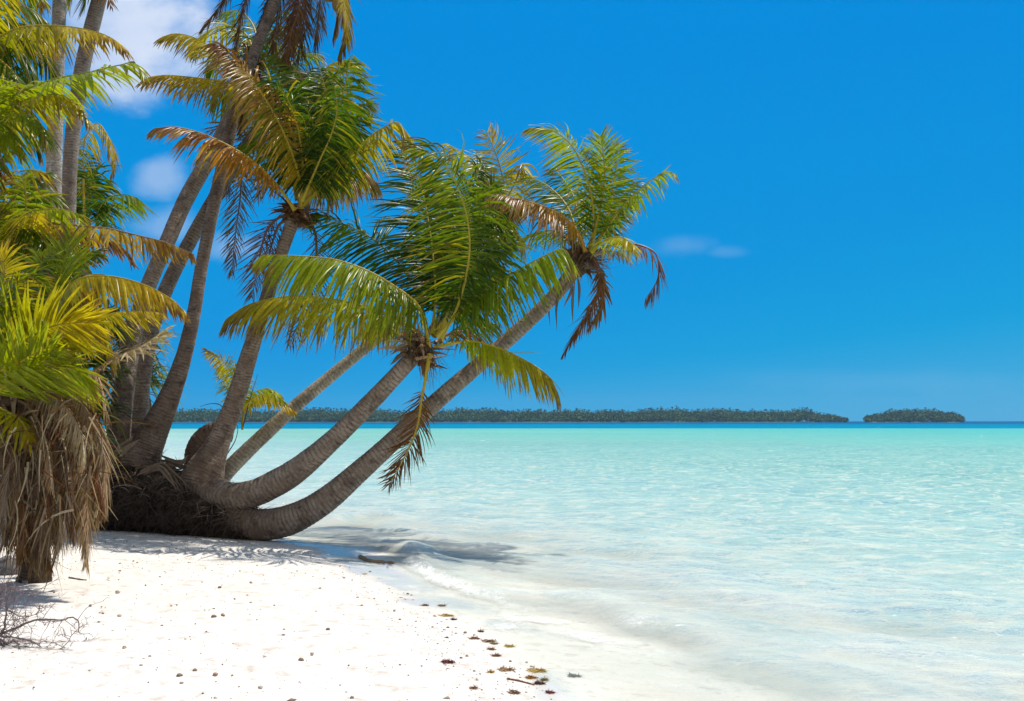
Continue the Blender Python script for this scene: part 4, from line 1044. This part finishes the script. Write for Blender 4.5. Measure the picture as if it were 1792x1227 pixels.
# ------------------------------------------------------------------ the root mass the palms stand on
def root_mass():
    root = empty('root_mass', W(300, 935, 15.6), 'dark tangled mass of old palm roots lying on the sand under the leaning stems', 'roots')
    base = np.array(root['base'])
    pts = np.array([(60, 858, 74, 16.4), (130, 858, 70, 16.2), (200, 862, 62, 16.0), (270, 874, 58, 15.8), (340, 893, 50, 15.55), (395, 910, 40, 15.35), (438, 922, 27, 15.2), (462, 927, 15, 15.1)], float)
    C = np.column_stack([W(pts[:, 0], pts[:, 1], pts[:, 3]), pts[:, 2] * pts[:, 3] / FPX])
    Q = catmull(C, 170)
    V, F, (T, X, Yv, th) = tube_arrays(Q[:, :3], Q[:, 3], 72)
    Dv = norm(V - Q[:, None, :3])
    nz = fbm(V * 2.2, 4, 400) * .20 + fbm(V * 9.0, 4, 410) * .14 + fbm(V * 30, 2, 420) * .05
    V = Q[:, None, :3] + Dv * (Q[:, 3][:, None] * (1 + nz))[..., None]
    # close both ends
    V[0] = V[0].mean(0); V[-1] = V[-1].mean(0) + np.array((.05, 0, 0))
    make('root_ball', V, F, M_ROOT, root, base)
    r = np.random.default_rng(5)
    # hanging rootlets
    bag = Bag()
    VV = V.reshape(-1, 3); DD = Dv.reshape(-1, 3)
    low = np.where((DD[:, 2] < .35) & (DD[:, 1] < .5))[0]
    idx = r.choice(low, 2600)
    cols = np.array([(.042, .029, .021)]) * r.uniform(.5, 3.4, (2600, 1))
    pale = r.random(2600) < .05
    cols[pale] = np.array((.16, .125, .095)) * r.uniform(.5, 1.2, (pale.sum(), 1))
    blades(bag, VV[idx], DD[idx] * .9 + r.normal(0, .35, (2600, 3)), r.uniform(.06, .34, 2600), r.uniform(.003, .007, 2600), cols, r, 1.3, 4, .5)
    tipi = np.where((VV[:, 0] > W(425, 900, 15.2)[0]) & (DD[:, 1] < .6))[0]
    idx = r.choice(tipi, 700)
    cols = np.array([(.05, .032, .022)]) * r.uniform(.5, 2.2, (700, 1))
    blades(bag, VV[idx], DD[idx] + r.normal(0, .5, (700, 3)), r.uniform(.05, .16, 700), r.uniform(.004, .009, 700), cols, r, .3, 4, .9)
    V2, F2_, C2 = bag.out()
    tag(make('rootlets', V2, F2_, M_FIBRE, root, base, C2), kind='stuff')
    # matted fibre and litter on top
    bag = Bag()
    top = np.where((DD[:, 2] > .15) & (DD[:, 1] < .75))[0]
    idx = r.choice(top, 1500)
    cols = np.array([(.085, .064, .050)]) * r.uniform(.35, 3.2, (1500, 1))
    dr_ = DD[idx] * .35 + r.normal(0, .8, (1500, 3)) * np.array((1, .6, .35))
    blades(bag, VV[idx], dr_, r.uniform(.08, .42, 1500), r.uniform(.004, .013, 1500), cols, r, .9, 4, .8)
    V2, F2_, C2 = bag.out()
    tag(make('root_fibre', V2, F2_, M_FIBRE, root, base, C2), kind='stuff')
    # thicker woody roots winding across the face
    for k in range(15):
        i0 = r.integers(15, 120); j0 = r.integers(0, 72)
        if DD.reshape(170, 72, 3)[i0, j0, 1] > .3: j0 = int(np.argmin(DD.reshape(170, 72, 3)[i0, :, 1] + .5 * r.normal(0, 1, 72)))
        G_ = V.reshape(170, 72, 3); N_ = DD.reshape(170, 72, 3)
        st_ = r.choice([-1, 1]); di = r.integers(6, 16); path = []
        for q in range(5):
            a_ = min(max(i0 + q * di // 2, 1), 168); b_ = (j0 + st_ * q * r.integers(1, 4)) % 72
            path.append(G_[a_, b_] + N_[a_, b_] * r.uniform(.0, .05))
        C_ = catmull(path, 26); rad_ = r.uniform(.007, .018)
        Vt, Ft, _ = tube_arrays(C_, np.linspace(rad_, rad_ * .3, 26) * (1 + .15 * r.normal(0, 1, 26)), 7)
        make('root', Vt, Ft, M_FIBRE, root, base, np.broadcast_to(np.array((.11, .08, .06)) * r.uniform(.5, 1.5), (26 * 7, 3)))
    return root
root_mass()

def sheath(pts, D, label, w, n=9, seed=1):
    """a fallen grey leaf sheath draped over the roots"""
    r = np.random.default_rng(seed)
    c = W(pts[0][0], pts[0][1], D)
    bag = Bag()
    for i in range(n):
        off = np.array((r.normal(0, .05), r.normal(0, .04), r.normal(0, .025)))
        C = catmull([W(x + r.normal(0, 4), y + r.normal(0, 3), D) + off for x, y in pts], 22)
        hw = w * np.sin(np.linspace(.3, math.pi - .05, 22)) * r.uniform(.5, 1.2)
        sd = norm(np.cross(np.gradient(C, axis=0), (0.2, 1, .4)))
        V = np.stack([C - sd * hw[:, None], C + sd * hw[:, None]], 1)
        ii = (np.arange(21) * 2)[:, None]
        F = np.concatenate([ii, ii + 1, ii + 3, ii + 2], 1)
        bag.add(V, F, PAL['grey'] * r.uniform(.35, .95))
    V, F, Cc = bag.out()
    o = make('fallen_leaf_sheath', V, F, M_FIBRE, None, c, Cc)
    return tag(o, label, 'leaf litter', 'fallen sheaths on the root mass')
sheath([(248, 826), (275, 817), (300, 832), (318, 862)], 15.05, 'grey fibrous leaf sheath draped over the front of the dark root mass', .022, 12, 3)
sheath([(205, 795), (225, 780), (238, 772)], 15.3, 'short torn sheath wedged at the foot of the thick stem on the roots', .03, 7, 4)
sheath([(282, 802), (300, 806), (318, 812), (330, 806)], 15.4, 'curled brown sheath lying along the top edge of the roots', .03, 7, 6)

# thick knuckle of an old stem behind the flared palm
st = empty('palm_stump', W(365, 830, 16.3), 'rounded ringed stump of an old palm bulging behind the flared stem', 'stump')
trunk(st, [(348, 845, 20, 16.2), (347, 815, 24, 16.25), (353, 788, 27, 16.3), (366, 768, 25, 16.3), (384, 758, 21, 16.3), (404, 757, 17, 16.3)], ring=.055, tint=(.70, .56, .48), seed=95, jag=1.7, bulge=.04, sides=34, name='stump_wood')

# ------------------------------------------------------------------ strap leaved shrub behind the thick stems
def screw_pine(x, y, D, heads, label, seed):
    root = empty('pandanus_shrub', W(x, y, D), label, 'shrub', 'strap leaved shrubs')
    base = np.array(root['base']); r = np.random.default_rng(seed)
    for hi, (hx, hy, n, L_) in enumerate(heads):
        c = W(hx, hy, D)
        C = catmull([base, (base + c) / 2 + np.array((r.normal(0, .1), .1, 0)), c], 20)
        V, F, _ = tube_arrays(C, np.linspace(.07, .05, 20), 10)
        make('stem', V, F, M_TRUNK, root, base, np.full((200, 3), .7), {'along': np.repeat(np.linspace(0, 1, 20), 10), 'ring': np.zeros(200), 'ca': np.zeros(200), 'sa': np.zeros(200)})
        bag = Bag()
        a = r.uniform(0, 6.283, n); el = r.uniform(-.3, 1.3, n)
        d = np.stack([np.cos(a) * np.cos(el), np.sin(a) * np.cos(el), np.sin(el)], 1)
        lens = L_ * r.uniform(.6, 1.1, n)
        K = 7; q = c + d * .05; wv0 = norm(np.cross(d, (0, 0, 1.0)))
        V = np.zeros((n, K + 1, 3, 3)); Cc = np.zeros((n, K + 1, 3, 3))
        old = r.random(n) < .22
        lc = np.where(old[:, None], PAL['dead'], PAL['green']) * r.uniform(.55, 1.6, (n, 1))
        dr = r.uniform(.9, 2.0, n)
        for k in range(K + 1):
            s = k / K
            dk = norm(d + np.array((0, 0, -1.0)) * (dr * s ** 1.2 * 1.5)[:, None])
            nv = norm(np.cross(dk, wv0))
            hw = .027 * (1 - s ** 2.2) * np.ones((n, 1)) + .002
            V[:, k, 0] = q - wv0 * hw + nv * hw * .5; V[:, k, 1] = q; V[:, k, 2] = q + wv0 * hw + nv * hw * .5
            Cc[:, k] = (lc * (1 - .5 * s ** 3) + PAL['tan'] * .5 * s ** 3 * .6)[:, None]
            q = q + dk * (lens / K)[:, None]
        i = (np.arange(n) * (K + 1) * 3)[:, None, None] + (np.arange(K) * 3)[None, :, None] + np.arange(2)[None, None]
        F = np.stack([i, i + 1, i + 4, i + 3], -1).reshape(-1, 4)
        make('leaf_head', V, F, M_LEAF, root, base, Cc)
screw_pine(235, 790, 18.2, [(205, 590, 60, .95), (243, 598, 60, 1.0), (232, 655, 70, 1.0), (252, 668, 55, .95), (222, 700, 50, .9)], 'strap leaved pandanus shrub drooping between the thick stem and the tall dark stem', 3)
screw_pine(150, 800, 15.5, [(150, 560, 55, .8), (170, 640, 60, .85), (185, 570, 50, .8), (140, 700, 55, .8), (172, 720, 55, .8)], 'dense dark strap leaved shrub in the shade behind the straw coloured broken frond', 4)
screw_pine(40, 840, 14.0, [(20, 560, 60, .9), (80, 600, 60, .9), (120, 660, 55, .8), (40, 680, 60, .9), (100, 740, 55, .8), (10, 760, 55, .8), (150, 790, 55, .7)], 'dark strap leaved thicket right behind the foreground palm', 5)

# ------------------------------------------------------------------ bare twigs, boulder, driftwood
def z_at(x, y): return float(sand_z(np.array([[x, y]]))[0])
def on_sand(px, py):
    p = ground(px, py, .15)
    for _ in range(8):
        p = ground(px, py, z_at(p[0], p[1]))
    return np.array([p[0], p[1], z_at(p[0], p[1])])

def twig_bush():
    b0 = on_sand(-6, 1128)
    root = empty('dead_twig_bush', b0, 'leafless grey purple twiggy branch lying on the sand in the lower corner', 'dead branch')
    r = np.random.default_rng(12)
    D = b0[1]
    def limb(C, r0, r1, name='branch', parent=root, col=(.27, .21, .21)):
        C = catmull(C, max(8, len(C) * 6))
        C = C + np.cumsum(r.normal(0, .0022, C.shape), 0)
        V, F, _ = tube_arrays(C, np.linspace(r0, r1, len(C)), 6)
        return make(name, V, F, M_FIBRE, parent, b0, np.broadcast_to(np.array(col) * r.uniform(.75, 1.2), (len(V.reshape(-1, 3)), 3))), C
    main = [([(0, 1110), (20, 1102), (50, 1090), (80, 1085), (108, 1088), (126, 1084), (138, 1094), (138, 1110)], .011, .0035),
            ([(-4, 1118), (8, 1095), (12, 1065), (10, 1048), (12, 1028), (10, 1022)], .009, .0035),
            ([(-2, 1118), (12, 1128), (30, 1150), (44, 1160)], .010, .004),
            ([(10, 1064), (26, 1074), (44, 1077), (66, 1070), (68, 1058)], .005, .002),
            ([(-6, 1050), (8, 1028), (24, 1026), (40, 1033), (52, 1028), (56, 1040)], .006, .002),
            ([(0, 1112), (30, 1118), (60, 1126), (96, 1142), (120, 1124), (128, 1112)], .007, .002),
            ([(20, 1120), (48, 1140), (76, 1160), (110, 1152), (140, 1130), (152, 1116)], .006, .002),
            ([(-4, 1120), (10, 1135), (20, 1150), (26, 1158)], .008, .003),
            ([(-5, 1108), (-2, 1080), (2, 1062), (-4, 1040)], .007, .002)]
    paths = []
    for pts, a, b in main:
        dd = r.uniform(-.15, .25)
        o, C = limb([W(x, y, D + .03 + dd * i / len(pts)) for i, (x, y) in enumerate(pts)], a, b)
        paths.append((o, C, b))
    px_ = D / FPX
    for o, C, b in paths:
        # fine side twigs: one mesh per branch, uncountable
        bag = Bag()
        for i in range(24):
            p = C[r.integers(2, len(C))]
            d = norm(np.array((r.normal(.25, .8), r.normal(0, .6), r.normal(.15, .8))))
            L_ = r.uniform(10, 46) * px_
            Q = catmull([p, p + d * L_ * .5 + r.normal(0, .012, 3), p + d * L_ + r.normal(0, .03, 3)], 8)
            V, F, _ = tube_arrays(Q, np.linspace(.0026, .0010, 8), 4)
            bag.add(V, F, np.array((.22, .17, .175)) * r.uniform(.7, 1.3))
            for j in range(3):
                q = Q[r.integers(2, 8)]; d2 = norm(d + r.normal(0, .8, 3)); l2 = L_ * r.uniform(.25, .6)
                Q2 = catmull([q, q + d2 * l2 * .5 + r.normal(0, .006, 3), q + d2 * l2], 6)
                V, F, _ = tube_arrays(Q2, np.linspace(.0017, .0008, 6), 4)
                bag.add(V, F, np.array((.24, .18, .18)) * r.uniform(.7, 1.3))
        V, F, Cc = bag.out()
        V[:, 2] = np.maximum(V[:, 2], sand_z(V[:, :2]) + .002)
        tag(make('fine_twigs', V, F, M_FIBRE, o, b0, Cc), kind='stuff')
twig_bush()

def lump(name, c, sx, sy, sz, col, mat, seed, rough=.25, nu=20, nv=12, freq=2.5):
    th = np.linspace(0, math.pi, nv)[:, None]; ph = np.arange(nu)[None] / nu * 2 * math.pi
    U = np.stack([np.sin(th) * np.cos(ph), np.sin(th) * np.sin(ph), np.cos(th) + 0 * ph], -1)
    k = 1 + rough * fbm(U * freq + seed * 7.7, 4, seed)
    V = U * k[..., None] * np.array((sx, sy, sz)) + np.asarray(c)
    i = np.arange(nv - 1)[:, None] * nu; j = np.arange(nu)[None]
    F = np.stack([i + j, i + nu + j, i + nu + (j + 1) % nu, i + (j + 1) % nu], -1).reshape(-1, 4)
    return make(name, V, F, mat, None, np.asarray(c), np.broadcast_to(np.array(col, float), (nu * nv, 3)) * (1 + .3 * fbm(V.reshape(-1, 3) * 20, 2, seed + 3)[:, None]))
c = on_sand(8, 1004)
tag(lump('boulder', c + np.array((0, 0, .05)), .17, .14, .13, (.16, .15, .15), M_DEBRIS, 5, .3, 28, 18), 'dark grey rock half buried beside the shaggy palm foot', 'rock')
# driftwood stick at the water line
def stick(pts, r0, r1, label, name='driftwood_stick', col=(.30, .22, .13), seed=1, group=None):
    r = np.random.default_rng(seed)
    Q = np.array([on_sand(x, y) for x, y in pts]); Q[:, 2] += r0 * .6
    b = Q[0].copy()
    Q = catmull(Q, 30)
    R = np.linspace(r0, r1, 30) * (1 + .18 * r.normal(0, 1, 30))
    V, F, _ = tube_arrays(Q, R, 9)
    V = V * 1.0
    V[0] = V[0].mean(0); V[-1] = V[-1].mean(0)
    n_ = len(V.reshape(-1, 3))
    return tag(make(name, V, F, M_DEBRIS, None, b, np.array(col) * (1 + .35 * fbm(V.reshape(-1, 3) * np.array((4, 30, 30)), 3, seed)[:, None]) * np.ones((n_, 3))), label, 'driftwood', group)
stick([(630, 977), (648, 984), (668, 986), (692, 987)], .030, .018, 'tan driftwood stick at the waterline just below the little breaking wave')
stick([(886, 1189), (905, 1192), (925, 1197), (936, 1200)], .008, .004, 'thin reddish twig beside the yellow seaweed near the bottom edge', 'driftwood_stick', (.22, .10, .06), 4)
stick([(120, 1012), (140, 1015), (152, 1016)], .010, .005, 'small dark broken stick lying by the tip of the dead fronds', 'driftwood_stick', (.14, .09, .06), 6)

# seaweed scraps along the wet line, each a clump of small curled blades
def weed(px, py, wpx, col, seed, label, group='seaweed scraps along the wet sand', flat=.4):
    r = np.random.default_rng(seed)
    c = on_sand(px, py)
    px_m = c[1] / FPX
    n = int(50 + wpx * 5)
    a = r.uniform(0, 6.283, n); rr = np.sqrt(r.random(n)) * wpx * .5 * px_m
    P0 = c + np.stack([np.cos(a) * rr, np.sin(a) * rr * .8 * (1 + .6 * np.cos(3 * a)), np.full(n, .004)], 1)
    d = np.stack([r.normal(0, 1, n), r.normal(0, 1, n), np.abs(r.normal(0, flat * .6, n))], 1)
    bag = Bag()
    cols = np.array(col) * r.uniform(.5, 1.4, (n, 1))
    blades(bag, P0, d, r.uniform(.014, .045, n), r.uniform(.0016, .0045, n), cols, r, .5, 4, 1.2)
    V, F, Cc = bag.out()
    V[:, 2] = np.maximum(V[:, 2], sand_z(V[:, :2]) + .003)
    return tag(make('seaweed', V, F, M_DEBRIS, None, c, Cc), label, 'seaweed', group)
YEL, RED, BRN, OLV = (.50, .32, .07), (.18, .055, .05), (.27, .16, .10), (.28, .22, .10)
weed(744, 1060, 9, RED, 1, 'dark red seaweed knot at the top end of the wrack line')
weed(782, 1078, 24, YEL, 2, 'bright yellow seaweed clump beside the wet sand halfway down the wrack line')
weed(773, 1061, 14, (.30, .14, .08), 3, 'pale rusty seaweed scrap at the water edge just above the yellow clump')
weed(794, 1085, 7, (.06, .06, .07), 31, 'small blackish weed scrap just below the bright yellow clump')
weed(841, 1106, 6, RED, 4, 'small dark red weed knot at the end of the wet tongue of sand')
weed(865, 1127, 12, OLV, 5, 'olive seaweed tuft in the thickest litter of the wrack line')
weed(855, 1123, 22, BRN, 6, 'broad brown weed patch spread through the thickest wrack line litter')
weed(829, 1118, 16, (.24, .12, .07), 61, 'thin reddish weed trail on the upper side of the thick wrack litter')
weed(860, 1137, 10, BRN, 7, 'brown weed scrap just below the thick wrack litter')
weed(892, 1132, 16, YEL, 8, 'yellow brown seaweed clump lying alone in the swash')
weed(868, 1148, 14, (.30, .13, .08), 9, 'rust coloured weed strands above the wet tongue near the bottom')
weed(784, 1160, 26, RED, 10, 'long dark maroon seaweed clump alone on the dry sand', flat=.8)
weed(885, 1173, 28, (.36, .22, .11), 11, 'flat straw coloured weed strand left of the large yellow seaweed')
weed(938, 1175, 32, YEL, 12, 'largest yellow seaweed strand at the water edge near the bottom')
weed(930, 1187, 20, (.40, .20, .04), 13, 'orange seaweed strip below the largest yellow strand')
weed(952, 1191, 10, OLV, 14, 'olive weed tuft at the lower end of the yellow seaweed')
weed(943, 1197, 16, (.10, .05, .045), 15, 'dark brown weed knot at the end of the thin reddish twig')
weed(900, 1213, 18, BRN, 16, 'brown tangled weed with a stalk, lowest on the beach')
weed(860, 1177, 8, YEL, 17, 'tiny yellow weed tuft left of the straw coloured strand')
weed(829, 1205, 9, BRN, 18, 'small brown weed scrap on dry sand near the bottom edge')
weed(963, 1213, 12, RED, 19, 'dark weed strand at the foam near the bottom edge')
weed(1005, 1184, 20, (.14, .13, .11), 20, 'grey weed scrap adrift in the thin foam')
weed(470, 943, 16, (.16, .09, .06), 24, 'brown fibre scrap on the sand at the foot of the lowest stem')

# loose pebbles and coral bits on the dry sand
protos = []
for s_ in range(5):
    m_col = [(.34, .27, .22), (.46, .39, .32), (.25, .18, .14), (.40, .26, .18), (.52, .46, .40)][s_]
    o = lump('coral_pebble', (0, 0, 0), .026, .020, .014, m_col, M_DEBRIS, 40 + s_, .55, 12, 8, 1.8)
    protos.append(o)
peb = [(397, 975, 5), (354, 1019, 5), (384, 1029, 9), (439, 1020, 8), (206, 1037, 11), (158, 1060, 8), (209, 1079, 11), (374, 1080, 12), (390, 1077, 10), (325, 1119, 6), (262, 1149, 7), (247, 1165, 8), (341, 1174, 10), (377, 1181, 10),
       (463, 1150, 8), (318, 1196, 9), (456, 1205, 12), (314, 1183, 13), (217, 1135, 7), (377, 1222, 8), (496, 1112, 7), (546, 1145, 9), (527, 1156, 12), (440, 1021, 5), (638, 1005, 11), (648, 1001, 7), (602, 1012, 8), (574, 1102, 9), (497, 1102, 6),
       (456, 1203, 10), (616, 1222, 10), (433, 1042, 6), (361, 1106, 5), (180, 1074, 6), (181, 1094, 5), (218, 1134, 9), (439, 1055, 6), (610, 1165, 5), (700, 1085, 6), (728, 1088, 6), (690, 1070, 6), (655, 1048, 5), (714, 1040, 6), (720, 1042, 5), (798, 1109, 6), (814, 1108, 8), (830, 1112, 7), (807, 1152, 7), (817, 1149, 7),
       (922, 1160, 9), (893, 1158, 8), (930, 1167, 7), (950, 1172, 6), (843, 1208, 5), (921, 1212, 6), (830, 1175, 6), (840, 1180, 5), (700, 1164, 6), (757, 1098, 5), (450, 990, 5), (420, 1000, 5), (520, 1000, 5), (560, 1030, 6), (480, 1060, 5), (300, 1060, 5), (280, 1010, 5), (330, 985, 5), (240, 985, 5), (210, 1000, 6), (190, 1012, 6)]
used = set()
for i, (x, y, s_) in enumerate(peb):
    c = on_sand(x, y)
    src = protos[i % 5]
    o = src if i < 5 else src.copy()
    if i >= 5: COL.objects.link(o)
    k_ = s_ * .8 * c[1] / FPX / .050
    o.location = tuple(c + np.array((0, 0, .006 * k_)))
    o.scale = (k_, k_ * random.uniform(.8, 1.3), k_ * random.uniform(.9, 1.4))
    o.rotation_euler = (random.uniform(-.3, .3), random.uniform(-.3, .3), random.uniform(0, 6.28))
    tag(o, 'small brown or grey coral pebble lying loose on the white sand', 'pebble', 'coral pebbles scattered on the beach')

# uncountable specks: shell grit, leaf crumbs
def specks():
    r = np.random.default_rng(77)
    P, S, C_ = [], [], []
    while len(P) < 3800:
        x, y = r.uniform(-8, 2), r.uniform(5.2, 15.5)
        px = CX + x / y * FPX
        if px < -20 or px > 1000: continue
        d = shore(np.array([[x, y]]))[0]
        if d < .02: continue
        dens = .08 + 1.6 * math.exp(-((d - .35) / .25) ** 2) + .35 * max(0, fbm(np.array([[x * .7, y * .45]]), 3, 8)[0] + .1)
        if y > 11 and d > .5: dens += .25
        if r.random() > dens: continue
        P.append((x, y)); S.append(r.lognormal(-5.45, .5)); 
        C_.append([(.22, .15, .11), (.34, .25, .19), (.10, .08, .07), (.30, .13, .08), (.40, .30, .22)][r.integers(0, 5)])
    P = np.array(P); S = np.array(S)[:, None]; n = len(P)
    z = sand_z(P)
    c = np.column_stack([P, z + .001])
    oct_ = np.array([(1, 0, 0), (0, .6, 0), (-1, 0, 0), (0, -.6, 0), (0, 0, .5), (0, 0, -.5)], float)
    a = r.uniform(0, 6.283, n)
    R = np.zeros((n, 3, 3)); R[:, 0, 0] = np.cos(a); R[:, 0, 1] = -np.sin(a); R[:, 1, 0] = np.sin(a); R[:, 1, 1] = np.cos(a); R[:, 2, 2] = 1
    V = np.einsum('nij,kj->nki', R, oct_) * (S * (1 + .5 * r.normal(0, 1, (n, 1)).clip(-.8, 2)))[:, None] * (1 + .25 * r.normal(0, 1, (n, 6, 1)))
    V = V + c[:, None]
    tri = np.array([(0, 1, 4), (1, 2, 4), (2, 3, 4), (3, 0, 4), (1, 0, 5), (2, 1, 5), (3, 2, 5), (0, 3, 5)])
    F = (np.arange(n)[:, None, None] * 6 + tri[None]).reshape(-1, 3)
    o = make('beach_litter', V, F, M_DEBRIS, None, None, np.repeat(np.array(C_), 6, 0), smooth=False)
    tag(o, kind='stuff')
specks()

# ------------------------------------------------------------------ the wooded islets on the far reef
M_FOREST = mat_attr('far_foliage', .7, 0, .4, .2, .3)
M_ISLE = mat_attr('islet_ground', .9, 0, .2, .1, .2)
def islet(x0, x1, prof, D, seed, depth):
    """prof(t): canopy height in photo pixels above the shore"""
    r = np.random.default_rng(seed)
    px_m = D / FPX
    xa, xb = (x0 - CX) * px_m, (x1 - CX) * px_m
    # ground: a low sand and scrub bank
    n, m = 160, 14
    t = np.linspace(0, 1, n)
    xs = xa + (xb - xa) * t
    ys = np.linspace(0, 1, m)
    Z = np.sin(ys[None] * math.pi) * (1.0 + .5 * fbm(np.column_stack([t * 30, t * 0]), 3, seed)[:, None]) * 2.2 * np.minimum(1, np.minimum(t, 1 - t) * 14)[:, None] - .4
    V = np.stack([np.broadcast_to(xs[:, None], Z.shape), D + (ys[None] - .12) * depth + 8 * fbm(np.column_stack([t * 22, t * 0]), 3, seed + 1)[:, None], Z], -1)
    V[..., 0] *= V[..., 1] / D
    i = np.arange(n - 1)[:, None] * m; j = np.arange(m - 1)[None]
    F = np.stack([i + j, i + m + j, i + m + j + 1, i + j + 1], -1).reshape(-1, 4)
    gc = np.where(ys[None, :, None] < .3, np.array((.14, .18, .07)), np.array((.05, .07, .03))) * np.ones((n, m, 3))
    tag(make('islet_ground', V, F, M_ISLE, None, None, gc), kind='structure')
    bag = Bag()
    cnt = int((x1 - x0) * 4.2)
    for k in range(cnt):
        u = r.random(); y = r.random() ** 1.4
        hmax = prof(u) * px_m
        hh = hmax * (.30 + .62 * min(1, y * 2.2)) * r.uniform(.75, 1.06)
        c = np.array(((xa + (xb - xa) * u) * (D + y * depth * .75) / D, D + y * depth * .75, hh * .60))
        w_ = hh * r.uniform(.35, .6)
        nl = 36
        d = norm(r.normal(0, 1, (nl, 3))) * (r.random((nl, 1)) ** .4)
        pts = c + d * np.array((w_, w_, hh * .42))
        s_ = r.uniform(.6, 1.5, (nl, 1)) * px_m * 1.35
        a, b = norm(r.normal(0, 1, (nl, 3))), norm(r.normal(0, 1, (nl, 3)))
        Vq = np.stack([pts - a * s_, pts + b * s_ * .7, pts + a * s_, pts - b * s_ * .7], 1)
        col = np.array([(.045, .100, .028), (.070, .130, .034), (.11, .17, .040), (.050, .105, .042)][r.integers(0, 4)]) * r.uniform(.7, 1.35)
        bag.add(Vq, np.arange(nl * 4).reshape(nl, 4), col)
    # palm heads breaking the skyline
    for k in range(int((x1 - x0) * .16)):
        u = r.random(); hmax = prof(u) * px_m
        top = np.array((xa + (xb - xa) * u, D + r.uniform(.1, .6) * depth, hmax * r.uniform(.84, 1.0)))
        top[0] *= top[1] / D
        nl = 13
        az = r.uniform(0, 6.283, nl); el = r.uniform(-.6, .9, nl)
        d = np.stack([np.cos(az) * np.cos(el), np.sin(az) * np.cos(el), np.sin(el)], 1)
        L_ = r.uniform(1.6, 2.9, nl)
        col = np.array((.030, .052, .022)) * r.uniform(.6, 1.3)
        blades(bag, np.repeat(top[None], nl, 0), d, L_, np.full(nl, .45), np.repeat(col[None], nl, 0), r, .8, 2, .1)
        q = top - np.array((0, 0, 4.5)); w_ = .22
        Vt = np.array([[q + (-w_, 0, 0), q + (w_, 0, 0), top + (w_, 0, 0), top + (-w_, 0, 0)]])
        bag.add(Vt, np.arange(4).reshape(1, 4), np.array((.10, .09, .075)))
    V, F, Cc = bag.out()
    o = make('islet_forest', V, F, M_FOREST, None, None, Cc, smooth=False)
    tag(o, kind='stuff')
ramp = lambda u, a, b: min(1.0, u / a, (1 - u) / b)
islet(120, 1481, lambda u: 27 * (.35 + .65 * ramp(u, .02, .055)) * (.94 + .12 * float(vnoise(np.array([[u * 55, 0.0]]), 3)[0])), 1500, 31, 150)
islet(1512, 1684, lambda u: 28 * (.36 + .64 * math.sin(math.pi * min(1, max(0, u))) ** .6) * (.95 + .10 * float(vnoise(np.array([[u * 16, 0.0]]), 4)[0])), 1500, 37, 110)

# ------------------------------------------------------------------ the air over the lagoon
def haze():
    m, g, out = new_mat('sea_air')
    v = g.n('ShaderNodeVolumePrincipled', {'Color': (.45, .75, 1.0), 'Density': .00009, 'Anisotropy': .2})
    g.set(out.inputs['Volume'], v.outputs[0])
    x0, x1, y0, y1, z0, z1 = -2600, 2600, -60, 2600, -3, 60
    V = [(x, y, z) for z in (z0, z1) for y in (y0, y1) for x in (x0, x1)]
    F = [(0, 2, 3, 1), (4, 5, 7, 6), (0, 1, 5, 4), (2, 6, 7, 3), (0, 4, 6, 2), (1, 3, 7, 5)]
    tag(make('haze', V, F, m, smooth=False), kind='stuff')
haze()
